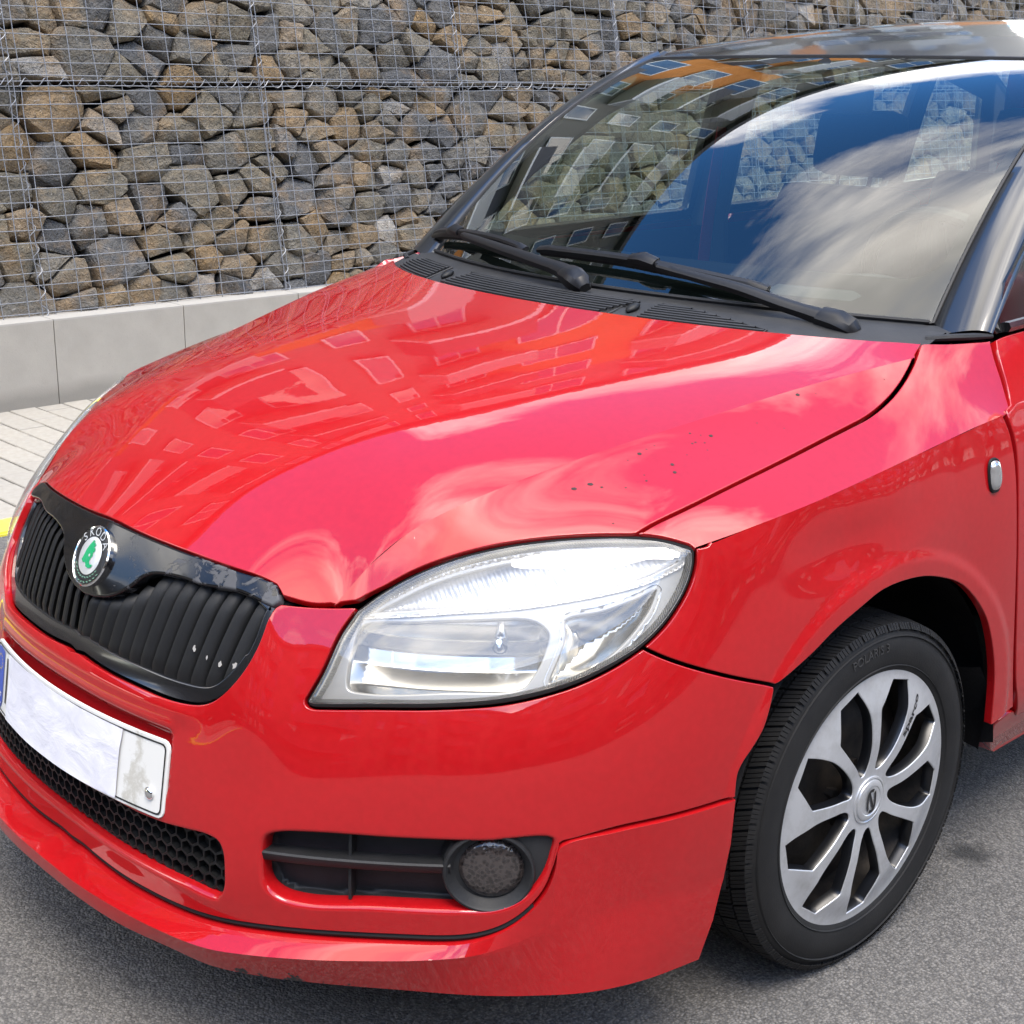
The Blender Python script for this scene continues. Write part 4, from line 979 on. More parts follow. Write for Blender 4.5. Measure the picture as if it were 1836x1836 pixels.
# ---- lower grille with honeycomb
def build_lower_grille():
    root = empty('lower_grille', (0, 0, 0), CAR)
    lg = shrink(LGQ, -.0075, .005)
    bk = panel(FOff(.060), lg, [], .03, []); mesh('backing', bk[0], bk[1], M['void'], root, bk[2])
    l0 = FOff(.006).p(lg); l1 = FOff(.06).p(lg); n = len(l0); mesh('surround', np.vstack([l0, l1]), [(i, n+i, n+(i+1) % n, (i+1) % n) for i in range(n)], M['plastic'], root)
    s = .0126; b = bmesh.new(); seen = set(); segs = []; fld = FOff(.016); fb = FOff(.028)
    for i in range(-26, 27):
        for j in range(-2, 9):
            cx = i*s*math.sqrt(3)+(j % 2)*s*math.sqrt(3)/2; cz = .262+j*s*1.5
            for k in range(6):
                a0, a1 = R(30+60*k), R(90+60*k); A = np.array([cx+s*math.cos(a0), cz+s*math.sin(a0)*.95]); B = np.array([cx+s*math.cos(a1), cz+s*math.sin(a1)*.95])
                key = tuple(sorted([tuple((A*1e4).round(-1)), tuple((B*1e4).round(-1))]))
                if key in seen: continue
                seen.add(key)
                segs.append((A, B))
    lgi = inset_loop(lg, .006); ok = inside(lgi, [A for A, B in segs]) & inside(lgi, [B for A, B in segs])
    for (A, B), k_ in zip(segs, ok):
                if not k_: continue
                t = (B-A)/np.linalg.norm(B-A); w = np.array([-t[1], t[0]])*.0013
                q = np.array([A+w, B+w, B-w, A-w]); f = fld.p(q); bk_ = fb.p(q)
                vs = [b.verts.new(tuple(p)) for p in np.vstack([f, bk_])]
                for fc in ((3, 2, 1, 0), (0, 1, 5, 4), (2, 3, 7, 6)): b.faces.new([vs[x] for x in fc])
    o = bm_obj('honeycomb', b, M['plastic'], root); tag(o, kind='stuff')
    # solid ledge along the foot of the opening
    lo = np.array([(x, .255+.004*abs(x)) for x in np.linspace(-.40, .40, 60)]); up = lo+[0, .020]
    V = np.vstack([FOff(.008).p(lo), FOff(.030).p(up)]); n = 60; mesh('ledge', V, [(i, i+1, n+i+1, n+i) for i in range(n-1)], M['plastic'], root)
build_lower_grille()
# ---- fog lamp recesses
M['fog_lens'] = mat('dim_fog_lens', (.10, .085, .08), .12, .0, 1, .03)
t_ = NT(M['fog_lens']); v_n = t_.n('TexVoronoi'); v_n.inputs['Scale'].default_value = 170; t_.L.new(t_.coord(1), v_n.inputs[0]); t_.bump(v_n.outputs[0], .5, .002); t_.set('Base Color', t_.mixc(t_.ramp(v_n.outputs[0], [(.1, 0), (.6, 1)]), (.008, .006, .006), (.040, .032, .030)))
def build_fog(sx):
    root = empty('fog_lamp_recess', (0, 0, 0), CAR); mm = lambda p: p if sx > 0 else mirror_part(p)
    fq = shrink(FS.q(catmull(T['FOG'], 6, True)), -.0075, .005)
    def put(name, p, mt): p = mm(p); return mesh(name, p[0], p[1], M[mt], root, p[2])
    cq = FS.q(T['FOGC']); cq = cq[0]+[.006, 0]
    # dished plate: deep on the inboard side, shallow round the lamp
    def dep(q): 
        r = np.hypot((q[:, 0]-cq[0])*.95, q[:, 1]-cq[1]); e = np.clip(dist_poly(fq, q)/.012, 0, 1)
        return .010+.034*sstep(.056, .066, r)*sstep(.0, 1, e)*(q[:, 0] < cq[0]+.03)+.012*(1-sstep(.050, .056, r))
    put('plate', panel(FOff(dep), fq, [], .0045, [(-.001, -.002, .4), (0, .01, 1)]), 'grey_plastic')
    # bezel ring and lamp
    def ring(r0, d0, r1, d1, n=48):
        a = np.linspace(0, 2*math.pi, n, endpoint=False); A = np.stack([cq[0]+r0*np.cos(a), cq[1]+r0*np.sin(a)], 1); B = np.stack([cq[0]+r1*np.cos(a), cq[1]+r1*np.sin(a)], 1)
        return FOff(d0).p(A), FOff(d1).p(B)
    prof = [(.0615, .020), (.061, .006), (.059, .0030), (.0565, .0026), (.054, .005), (.0470, .022), (.0445, .024)]
    n = 48; a = np.linspace(0, 2*math.pi, n, endpoint=False); V = np.vstack([FOff(d).p(np.stack([cq[0]+r*np.cos(a), np.clip(cq[1]+r*.93*np.sin(a), .270, .420)], 1)) for r, d in prof])*[sx, 1, 1]
    Fc = [(i*n+j, (i+1)*n+j, (i+1)*n+(j+1) % n, i*n+(j+1) % n) for i in range(len(prof)-1) for j in range(n)]
    mesh('bezel_ring', V, Fc if sx < 0 else [f[::-1] for f in Fc], M['grey_plastic'], root, None, True, 40)
    prof = [(.0455, .0235), (.0430, .0190), (.036, .0160), (.020, .0138), (.0005, .0130)]
    V = np.vstack([FOff(d).p(np.stack([cq[0]+.004+r*np.cos(a), cq[1]+r*.93*np.sin(a)], 1)) for r, d in prof])*[sx, 1, 1]
    Fc = [(i*n+j, (i+1)*n+j, (i+1)*n+(j+1) % n, i*n+(j+1) % n) for i in range(len(prof)-1) for j in range(n)]
    mesh('fog_lens', V, Fc if sx < 0 else [f[::-1] for f in Fc], M['fog_lens'], root, None, True)
    # two louvre blades and an upright rib inboard of the lamp
    x0, x1 = fq[:, 0].min()+.004, cq[0]-.05
    for z0 in (.340,):
        u = np.linspace(x0, x1, 30); zc = z0+.004*(u-x0)/.2
        rows = [(.0, .0075), (.010, .004), (.0125, .006), (.0125, .034), (.004, .038), (-.003, .030), (-.003, .012)]
        V = np.vstack([FOff(d).p(np.stack([u, zc+dz], 1)) for dz, d in rows])*[sx, 1, 1]; k = len(u)
        Fc = [(i % 7*k+j, i % 7*k+j+1, (i+1) % 7*k+j+1, (i+1) % 7*k+j) for i in range(7) for j in range(k-1)]
        mesh('louvre', V, Fc if sx > 0 else [f[::-1] for f in Fc], M['grey_plastic'], root, None, True, 40)
    xr = (x0+x1)/2-.006; rz = np.linspace(.290, .392, 12)
    V = np.vstack([FOff(d).p(np.stack([np.full(12, xr+o), rz], 1)) for o, d in ((-.002, .044), (-.002, .018), (.002, .018), (.002, .044))])*[sx, 1, 1]
    mesh('rib', V, [(i*12+j, i*12+j+1, (i+1)*12+j+1, (i+1)*12+j) for i in range(3) for j in range(11)], M['grey_plastic'], root, None, False)
    return root
build_fog(1); build_fog(-1)
# ---- number plate
class FPl(Field):
    sign = 1
    def __init__(s, off=0, tilt=.16): s.off = off; s.tilt = tilt
    def p(s, q):
        q = np.atleast_2d(q); x = q[:, 0]; y = -.9225+.45*x**2+(q[:, 1]-.41)*s.tilt-s.off-.004
        return np.stack([x, y, q[:, 1]], 1)
M['plate_white'] = mat('plate_white', (.78, .78, .75), .3); M['plate_blue'] = mat('plate_blue', (.02, .07, .42), .3); M['plate_black'] = mat('plate_black', (.012, .012, .012), .4)
t_ = NT(M['plate_white']); co_ = t_.coord(1); n_ = t_.noise(co_, 18, 6, .7); sp_ = t_.n('SeparateXYZ'); t_.L.new(co_, sp_.inputs[0])
e_ = t_.ramp(t_.math('ADD', t_.math('MULTIPLY', sp_.outputs[0], 2.0), t_.math('MULTIPLY', n_.outputs[0], .25)), [(.50, 0), (.53, 1), (.56, .1)]); t_.set('Base Color', t_.mixc(t_.math('MULTIPLY', e_, .7), (.66, .66, .63), (.36, .34, .28)))
M['paper'] = mat('white_paper', (.72, .72, .75), .75); t_ = NT(M['paper']); n_ = t_.noise(t_.coord((1, 1, 1.6)), 16, 5, .55, .6); t_.bump(n_.outputs[0], .35, .008); t_.set('Base Color', t_.mixc(t_.ramp(n_.outputs[0], [(.35, 0), (.7, 1)]), (.60, .60, .66), (.72, .72, .75)))
def build_plate():
    root = empty('number_plate', (0, 0, 0), CAR); cz = .4125
    v, f, n = panel(FPl(), rrect(-.26, cz-.055, .26, cz+.055, .011), [], .006, [(.001, .0004, .6), (.001, .004, 1)]); mesh('plate', v, f, M['plate_white'], root, n)
    v, f, n = panel(FPl(.0009), rrect(-.2565, cz-.0515, .2565, cz+.0515, .008), [rrect(-.254, cz-.049, .254, cz+.049, .007)], .005, [], [[]]); mesh('border', v, f, M['plate_black'], root, n)
    v, f, n = panel(FPl(.0012), rrect(-.2535, cz-.0485, -.2165, cz+.0485, .003), [], .02, []); mesh('blue_band', v, f, M['plate_blue'], root, n)
    tv, tf = text_geo('CZ', .026); mesh('country_letters', FPl(.002).p(np.stack([tv[:, 0]*.8-.235, tv[:, 1]+cz-.032], 1)), tf, M['plate_white'], root, smooth=False)
    st = []; sf_ = []
    for k in range(12):
        a = 2*math.pi*k/12
        for j in range(10): rr = .0022 if j % 2 == 0 else .0009; st.append((-.235+.0115*math.cos(a)+rr*math.sin(2*math.pi*j/10), cz+.025+.0115*math.sin(a)+rr*math.cos(2*math.pi*j/10)))
        sf_.append(tuple(range(k*10, k*10+10)))
    M['plate_star'] = mat('star_yellow', (.8, .6, .05), .5); mesh('stars', FPl(.002).p(np.array(st)), sf_, M['plate_star'], root, smooth=False)
    tv, tf = text_geo('1', .105); mesh('digit', FPl(.0014).p(np.stack([tv[:, 0]*.62-.199, tv[:, 1]*1.02+cz], 1)), tf, M['plate_black'], root, smooth=False)
    pq = np.array([(-.186, cz-.052), (.03, cz-.0535), (.166, cz-.052), (.167, cz+.02), (.171, cz+.0505), (-.02, cz+.0530), (-.188, cz+.0525)])
    class FPap(FPl):
        def p(s, q):
            b = FPl.p(s, q); w = np.array([noise.noise(Vector((x*14, z*22, 1.3))) for x, z in np.atleast_2d(q)]); b[:, 1] -= .0012*w+.002; return b
    v, f, n = panel(FPap(.001), pq, [], .008, [(0, .0004, .5)]); mesh('paper_cover', v, f, M['paper'], root, n)
    x0 = .232; zb = .388; p = FPl(.0015).p(np.array([(x0, zb)]))[0]; b = bmesh.new(); bmesh.ops.create_uvsphere(b, u_segments=16, v_segments=8, radius=.0095); bmesh.ops.transform(b, matrix=Matrix.Translation(Vector(p)) @ Matrix.Diagonal((1, .5, 1, 1)), verts=b.verts[:]); bm_obj('bolt', b, M['chrome'], root, True)
build_plate()
# ---- dark structure behind the fascia so nothing shows daylight through the openings
V, Fc = uv_grid(lambda a, z: FOff(.13).p(np.array([(a, z)]))[0], np.linspace(-.95, .95, 40), np.linspace(.17, .70, 12)); mesh('front_structure', V, Fc, M['void'], CAR)
b = bmesh.new(); add_box(b, (-.44, -.62, .20), (.44, .10, .62)); bm_obj('engine_block', b, M['void'], CAR)
# ---- side repeater
def build_repeater(sx):
    P = T['MARK'][0]; q = FS.q(P[None])[0]; a = np.linspace(0, 2*math.pi, 40, endpoint=False); sup = lambda c: np.sign(c)*np.abs(c)**.75
    ring = lambda k: np.stack([q[0]+.0125*k*sup(np.cos(a)), q[1]+.0245*k*sup(np.sin(a))], 1)
    prof = [(1.14, 0), (1.10, -.003), (1.0, -.0035), (.96, -.002)]; n = 40
    V = np.vstack([FOff(d).p(ring(k)) for k, d in prof])*[sx, 1, 1]; Fc = [(i*n+j, i*n+(j+1) % n, (i+1)*n+(j+1) % n, (i+1)*n+j) for i in range(len(prof)-1) for j in range(n)]
    root = mesh('side_repeater', V, Fc if sx > 0 else [f[::-1] for f in Fc], M['rubber'], CAR)
    prof = [(.98, -.002), (.9, -.006), (.6, -.0085), (.02, -.0095)]; V = np.vstack([FOff(d).p(ring(k)) for k, d in prof])*[sx, 1, 1]; Fc = [(i*n+j, i*n+(j+1) % n, (i+1)*n+(j+1) % n, (i+1)*n+j) for i in range(len(prof)-1) for j in range(n)]
    mesh('repeater_lens', V, Fc if sx > 0 else [f[::-1] for f in Fc], M['repeater'], root)
M['repeater'] = mat('smoked_clear_lens', (.42, .42, .41), .08, .6, 1)
build_repeater(1); build_repeater(-1)

# ---- road dirt: small specks on the hood flank
M['dirt'] = mat('dried_dirt', (.03, .015, .014), .8)
rnd_ = random.Random(8)
for k_ in range(26):
    x_ = .60+rnd_.gauss(0, .035); y_ = -.24+rnd_.gauss(0, .10)
    if x_ < crease_x(y_)+.006: x_ = crease_x(y_)+rnd_.uniform(.01, .06)
    if x_ > .685: continue
    P_ = S2.p(np.array([(x_, y_)]))[0]; N_ = S2.n(np.array([(x_, y_)]))[0]; r_ = rnd_.choice([.0012, .0014, .0018, .0022, .0035])
    b = bmesh.new(); bmesh.ops.create_icosphere(b, subdivisions=1, radius=1); q_ = Vector(N_).to_track_quat('Z', 'Y').to_matrix().to_4x4()
    bmesh.ops.transform(b, matrix=Matrix.Translation(Vector(P_)) @ q_ @ Matrix.Diagonal((r_*rnd_.uniform(.8, 1.5), r_, r_*.25, 1)), verts=b.verts[:]); bm_obj('dirt_speck', b, M['dirt'], hood, True)
# ---------------------------------------------------------------- wheels
M['tyre'] = mat('tyre_rubber', (.020, .020, .021), .72, spec=.3)
t_ = NT(M['tyre']); co_ = t_.coord(1); d_ = t_.noise(co_, 11, 6, .65); t_.set('Base Color', t_.mixc(t_.ramp(d_.outputs[0], [(.3, 0), (.75, 1)]), (.006, .006, .0063), (.015, .0145, .014))); n_ = t_.noise(co_, 300, 3); t_.bump(n_.outputs[0], .25, .001)
M['cap'] = mat('silver_hubcap', (.62, .63, .64), .3, .55)
t_ = NT(M['cap']); co_ = t_.coord(1); d_ = t_.noise(co_, 24, 6, .7); t_.set('Roughness', t_.ramp(d_.outputs[0], [(.3, .28), (.8, .5)])); t_.set('Base Color', t_.mixc(t_.ramp(d_.outputs[0], [(.45, 0), (.8, 1)]), (.52, .53, .54), (.38, .38, .37)))
M['cap_dark'] = mat('dark_hubcap_inside', (.005, .0055, .007), .3, .1)
M['steel'] = mat('dirty_steel_wheel', (.06, .052, .045), .6, .5)
t_ = NT(M['steel']); d_ = t_.noise(t_.coord(1), 30, 6, .7); t_.set('Base Color', t_.mixc(t_.ramp(d_.outputs[0], [(.35, 0), (.7, 1)]), (.006, .0055, .005), (.035, .027, .021)))
WR = .2848
OPEN_SIDE = np.array([(10, .1965), (13.5, .170), (16.5, .140), (17.5, .100), (14.5, .064), (4, .0495), (-7, .0505), (-11.5, .080), (-14, .118), (-15, .153)])
OPEN_END = np.array([(-15, .153), (-3.5, .1935), (10, .1965)])
def wheel(loc, steer=0., side=1):
    root = empty('wheel', loc, CAR); root.rotation_euler = (0, 0, steer if side > 0 else steer+math.pi)
    # local frame: +x outward, tyre outer wall at x=0
    XC = -.0925
    prof = [(-.170, .186), (-.176, .196), (-.184, .222), (-.185, .240), (-.180, .262), (-.172, .2735), (-.160, .2775), (-.02, .2775), (-.0125, .2745), (-.005, .265), (-.0005, .247), (.0005, .238), (-.0012, .222), (-.005, .208), (-.010, .2025), (-.014, .202), (-.018, .1945), (-.030, .190)]
    n = 144
    def lathe(prof, name, mt, parent=root, n=n, sharp=50):
        V = [(x, r*math.cos(a), r*math.sin(a)) for x, r in prof for a in np.linspace(0, 2*math.pi, n, endpoint=False)]
        Fc = [(i*n+j, i*n+(j+1) % n, (i+1)*n+(j+1) % n, (i+1)*n+j) for i in range(len(prof)-1) for j in range(n)]
        return mesh(name, V, Fc, mt, parent, None, True, sharp)
    tyre = lathe(prof, 'tyre', M['tyre'])
    for rr, xx in ((.2155, -.0022), (.262, -.0027)): lathe([(xx-.001, rr-.0016), (xx+.0012, rr), (xx-.001, rr+.0016)], 'moulded_ring', M['tyre'], root, n)
    # tread: blocks split by sipes, shoulder blocks wrap onto the wall
    b = bmesh.new(); NP = 56
    ribs = [(-.174, -.150, 1), (-.145, -.112, 0), (-.107, -.078, 0), (-.073, -.040, 0), (-.035, -.010, -1)]
    for k in range(NP):
        for ri, (x0, x1, sh) in enumerate(ribs):
            a0 = 2*math.pi*(k+(.5 if ri % 2 else 0))/NP; da = 2*math.pi/NP; ns = 4
            for s in range(ns):
                b0 = a0+da*(.09+.91*s/ns); b1 = a0+da*(.09+.91*(s+1)/ns)-da*.045
                sk = (.35 if ri in (0, 4) else (.5 if ri % 2 else -.5))*da
                vs = []
                for (x, ex) in ((x0, 0), (x1, 1)):
                    off = sk*ex*(1 if ri < 3 else -1)
                    for a in (b0+off, b1+off):
                        drop = .0015 if (sh > 0 and ex == 0) or (sh < 0 and ex == 1) else 0
                        for r in (.2740-drop*2, WR-drop*2.2): vs.append(b.verts.new((x, r*math.cos(a), r*math.sin(a))))
                for f in ((1, 3, 7, 5), (0, 4, 6, 2), (0, 1, 5, 4), (2, 6, 7, 3), (0, 2, 3, 1), (4, 5, 7, 6)): b.faces.new([vs[i] for i in f])
                if sh < 0:                                     # shoulder rib on the outer wall
                    v2 = []
                    for a in (b0+sk, b1+sk):
                        for x, r in ((-.010, WR-.0033), (-.0035, .272), (-.0060, .272), (-.012, WR-.006)): v2.append(b.verts.new((x, r*math.cos(a), r*math.sin(a))))
                    for f in ((0, 1, 5, 4), (0, 3, 2, 1), (4, 5, 6, 7), (1, 2, 6, 5)): b.faces.new([v2[i] for i in f])
    tag(bm_obj('tread', b, M['tyre'], root), kind='stuff')
    # raised lettering on the wall
    if side > 0:
        for txt, a_mid, rr, size in (('POLARIS 3', 84, .2465, .020),):
            tv, tf = text_geo(txt, size, .0005)
            a = R(a_mid)+tv[:, 0]/rr*(1); r = rr+tv[:, 1]
            # text reads left to right seen from outside (from +x, y towards the viewer's right)
            V = np.stack([.0004+tv[:, 2]*1.4-.004*np.clip((r-.245)/.02, 0, 1)**2, r*np.sin(a-R(90)+R(0))*1.0, r*np.cos(a-R(90))], 1)
            mesh('moulded_letters', V, tf, M['tyre_letters'], root, smooth=False)
    # steel wheel behind the cap
    lathe([(-.020, .194), (-.034, .188), (-.050, .182), (-.075, .176), (-.065, .150), (-.046, .125), (-.040, .100), (-.048, .070), (-.036, .045), (-.034, .001)], 'steel_wheel', M['steel'], n=72)
    for k in range(5):
        b = bmesh.new(); a = R(72*k+20); tube(b, [(-.046, .05*math.cos(a), .05*math.sin(a)), (-.028, .05*math.cos(a), .05*math.sin(a))], .009, 6)
        bm_obj('wheel_bolt', b, M['steel'], root)
    # hubcap with nine swept openings
    class FC(Field):
        sign = 1
        def __init__(s, d=0): s.d = d
        def p(s, q):
            q = np.atleast_2d(q); r = np.hypot(q[:, 0], q[:, 1])
            x = .004-.010*sstep(.150, .206, r)-.004*(1-sstep(.03, .10, r))+.003*np.exp(-((r-.11)/.05)**2)
            return np.stack([x-s.d, q[:, 0], q[:, 1]], 1)
    holes = []
    for k in range(9):
        c = 27+40*k; pol = lambda A: np.array([(-r*math.cos(R(c+a)), r*math.sin(R(c+a))) for a, r in A]); holes.append(np.vstack([catmull(pol(OPEN_SIDE), 5), pol(OPEN_END)[1:2]]))
    rim = np.array([(.2065*math.cos(a), .2065*math.sin(a)) for a in np.linspace(0, 2*math.pi, 120, endpoint=False)])
    edge = [(.0008, .0006, .4), (.0014, .0022, .85)]
    hub = np.array([(.039*math.cos(a), .039*math.sin(a)) for a in np.linspace(0, 2*math.pi, 40, endpoint=False)])
    v, f, nn = panel(FC(), rim, holes+[hub], .006, [(.001, .001, .5), (.002, .004, .9), (.001, .012, 1)], [edge]*10)
    cap = mesh('hubcap', v, f, M['cap'], root, nn)
    # darker inner web seen through the openings
    sh = [shrink(h_, -.0012) for h_ in holes]
    v, f, nn = panel(FC(.0024), rim*.97, sh, .010, [], [[(.0006, .001, .7), (.0015, .018, 1)]]*9)
    mesh('hubcap_web', v, f, M['cap_dark'], root, nn)
    lathe([(.000, .0392), (.0025, .0385), (.003, .036), (.0015, .0345), (.0015, .0335), (.004, .0325), (.0055, .029), (.0055, .0245), (.0045, .0235), (.0045, .0005)], 'centre_cap', M['cap'], root, 64, 25)
    # emblem: a slanted S in a stadium outline
    b = bmesh.new(); th = np.linspace(0, 2*math.pi, 48, endpoint=False); sup = lambda c: np.sign(c)*np.abs(c)**.7
    tilt = R(0)
    def ov(kx, ky): return [(.0062, kx*sup(math.cos(a)), ky*sup(math.sin(a))) for a in th]
    o1 = [b.verts.new(p) for p in ov(.0118, .0200)]; o2 = [b.verts.new(p) for p in ov(.0070, .0150)]
    for i in range(48):
        ang = math.degrees(th[i]) % 360
        if 40 < ang < 62 or 220 < ang < 242: continue
        j = (i+1) % 48; b.faces.new((o1[i], o1[j], o2[j], o2[i]))
    q = [b.verts.new((.0062, y, z)) for y, z in ((-.0075, .0125), (-.0035, .0150), (.0075, -.0125), (.0035, -.0150))]; b.faces.new(q)
    bm_obj('emblem', b, M['badge_black'], root)
    tv, tf = text_geo('sparco', .0250, .0003, bold=.0007)
    ca = R(127.5); ur = np.array([-math.cos(ca), math.sin(ca)]); ut = np.array([-ur[1], ur[0]])
    if side > 0:
        q = np.array([ur*(.148+x*1.05)+ut*(-y*.62)*-1 for x, y, z in tv])
        mesh('cap_lettering', FC(-.0007).p(q), tf, M['badge_black'], root, smooth=False)
    return root
M['tyre_letters'] = mat('tyre_letters', (.026, .026, .026), .55)
wheel((.804, 0, .2835), R(-1.8), 1); wheel((-.804, 0, .2835), R(-1.8), -1); 
def copy_tree(o, parent):
    c = o.copy(); COL.objects.link(c); c.parent = parent
    for ch in o.children: copy_tree(ch, c)
    return c
for w_ in [o for o in CAR.children if o.name.startswith('wheel')][:2]:
    c = copy_tree(w_, CAR); c.location = (w_.location[0], 2.452, .2835); c.rotation_euler = (0, 0, 0 if w_.location[0] > 0 else math.pi)
# wheel arch liners
def liner(sx, yc):
    rr = .352; V, Fc = [], []; aa = np.linspace(-.12, math.pi+.14, 40)
    prof = [(.800, -.008), (.79, 0.0), (.70, .018), (.56, .02), (.50, .0)]
    for x, dr in prof: V += [(sx*x, yc-math.cos(a)*(rr+dr), ARCH_Z+math.sin(a)*(rr+dr)) for a in aa]
    n = 40; Fc = [(i*n+j, i*n+j+1, (i+1)*n+j+1, (i+1)*n+j) for i in range(len(prof)-1) for j in range(n-1)]
    b = len(V); V += [(sx*.50, yc-math.cos(a)*rr, ARCH_Z+math.sin(a)*rr) for a in aa]; V.append((sx*.50, yc, .25)); Fc += [(b+j, b+j+1, b+n) for j in range(n-1)]
    return mesh('wheel_arch_liner', V, Fc, M['liner'], CAR, None, True, 50)
M['liner'] = mat('arch_liner_plastic', (.006, .006, .0065), .8, spec=.2)
t_ = NT(M['liner']); n_ = t_.noise(t_.coord(1), 130, 4); t_.bump(n_.outputs[0], .4, .003)
for sx in (1, -1):
    liner(sx, 0); liner(sx, 2.452)
    # mud guard tail of the front liner
    V, Fc = uv_grid(lambda u, v: np.array([sx*(.70+.108*u), .345+.01*u-.055*v**2+.02*(1-v), .262-.012*math.cos(math.pi*(u-.5))+.16*v]), np.linspace(0, 1, 6), np.linspace(0, 1, 10)); mesh('mud_guard', V, Fc, M['liner'], CAR)
# ---------------------------------------------------------------- the place: ground, walls, building
def noise_mat(name, c0, c1, scale, rough=.85, bump=.3, bscale=None, bd=.01, det=6):
    m = mat(name, c0, rough); t = NT(m); co = t.coord(1); n = t.noise(co, scale, det, .6); t.set('Base Color', t.mixc(t.ramp(n.outputs[0], [(.3, 0), (.7, 1)]), c0, c1)); k = t.noise(co, bscale or scale*4, 4); t.bump(k.outputs[0], bump, bd); return m
def build_ground():
    m = mat('asphalt', (.10, .10, .10), .88); t = NT(m); co = t.coord(1)
    big = t.noise(co, 1.1, 5, .6); fine = t.noise(co, 420, 2, .6); mid = t.noise(co, 45, 4, .65); vor = t.n('TexVoronoi'); t.L.new(co, vor.inputs[0]); vor.inputs['Scale'].default_value = 230; vor.inputs['Randomness'].default_value = 1
    base = t.mixc(t.ramp(big.outputs[0], [(.3, 0), (.7, 1)]), (.108, .100, .091), (.148, .138, .125))
    sep = t.n('SeparateXYZ'); t.L.new(vor.outputs['Color'], sep.inputs[0])
    c1 = t.mixc(t.ramp(sep.outputs[0], [(.0, 0), (1, 1)]), t.mixc(.48, base, (.03, .03, .03)), t.mixc(.34, base, (.34, .325, .30)))
    c1 = t.mixc(t.math('MULTIPLY', t.ramp(vor.outputs['Distance'], [(.35, 0), (.75, 1)]), .55), c1, (.035, .035, .035))
    c1 = t.mixc(t.math('MULTIPLY', t.ramp(mid.outputs[0], [(.4, 0), (.7, 1)]), .22), c1, (.045, .044, .043))
    c2 = t.mixc(t.ramp(fine.outputs[0], [(.70, 0), (.78, .8)]), c1, (.34, .33, .31))
    # small oil stain beside the wheel
    pos = t.n('VectorMath', operation='DISTANCE'); t.L.new(co, pos.inputs[0]); pos.inputs[1].default_value = (.755, .44, 0)
    dn = t.math('ADD', pos.outputs['Value'], t.math('MULTIPLY', t.noise(co, 22, 5, .7).outputs[0], .13)); st = t.ramp(dn, [(.085, 1), (.115, 0)])
    t.set('Base Color', t.mixc(t.math('MULTIPLY', st, .85), c2, (.018, .018, .018)))
    h = t.math('ADD', t.math('MULTIPLY', vor.outputs['Distance'], -.8), t.math('MULTIPLY', mid.outputs[0], .9)); t.bump(h, .8, .004)
    road = mesh('road', [(-2.165, -60, 0), (60, -60, 0), (60, 60, 0), (-2.165, 60, 0)], [(0, 1, 2, 3)], m); tag(road, kind='structure')
    g = noise_mat('bare_ground', (.10, .09, .07), (.16, .14, .11), 3); o = mesh('ground', [(-700, -700, -.06), (700, -700, -.06), (700, 700, -.06), (-700, 700, -.06)], [(0, 1, 2, 3)], g); tag(o, kind='structure')
build_ground()
# ---- paving of the walkway, block by block where the photo shows them
def build_paving():
    m = mat('paver_concrete', (.42, .40, .36), .85); t = NT(m); co = t.coord(1); oi = t.n('ObjectInfo'); n = t.noise(co, 30, 6, .65); n2 = t.noise(co, 260, 3)
    c = t.mixc(t.ramp(n.outputs[0], [(.3, 0), (.72, 1)]), (.27, .248, .208), (.35, .325, .278)); c = t.mixc(t.math('MULTIPLY', oi.outputs['Random'], .35), c, (.25, .235, .205)); t.set('Base Color', c); t.bump(n2.outputs[0], .25, .002)
    bed = noise_mat('joint_sand', (.07, .06, .05), (.14, .12, .09), 40); o = mesh('walkway', [(-3.80, -14, -.012), (-2.30, -14, -.012), (-2.30, 14, -.012), (-3.80, 14, -.012)], [(0, 1, 2, 3)], bed); tag(o, kind='structure')
    LX, LY = .2385, .1170; g = .0035
    b = bmesh.new(); add_box(b, (g, g, -.05), (LX-g, LY-g, .0)); bmesh.ops.bevel(b, geom=b.edges[:], offset=.003, segments=1, affect='EDGES'); me = bpy.data.meshes.new('paver'); bm_c = b.copy(); bmesh.ops.recalc_face_normals(b, faces=b.faces[:]); b.to_mesh(me); b.free(); me.materials.append(m)
    rnd = random.Random(4); bs = bmesh.new()
    for j in range(-110, 110):
        y = .0185+j*LY
        for i in range(7):
            x = -3.765+(i-.5*(j % 2))*LX
            if x < -3.79+.02 and i == 0 and j % 2: 
                x0, x1 = -3.765, x+LX
            else: x0, x1 = x, x+LX
            if x1 > -2.315: x1 = -2.315
            if x1-x0 < .03: continue
            dz = rnd.uniform(-.0015, .0015)
            full = abs((x1-x0)-LX) < 1e-6
            if -.15 < y < 1.25:
                if full: p = bpy.data.objects.new('paver', me); COL.objects.link(p); p.location = (x0, y, dz)
                else:
                    b2 = bmesh.new(); add_box(b2, (g, g, -.05), (x1-x0-g, LY-g, 0)); p = bm_obj('paver', b2, m, None, bevel=.003); p.location = (x0, y, dz)
                p.parent = o
            else: add_box(bs, (x0+g, y+g, -.05), (x1-g, y+LY-g, dz))
    p = bm_obj('paver_field', bs, m, o); tag(p, kind='stuff')
    bm_c.free()
build_paving()
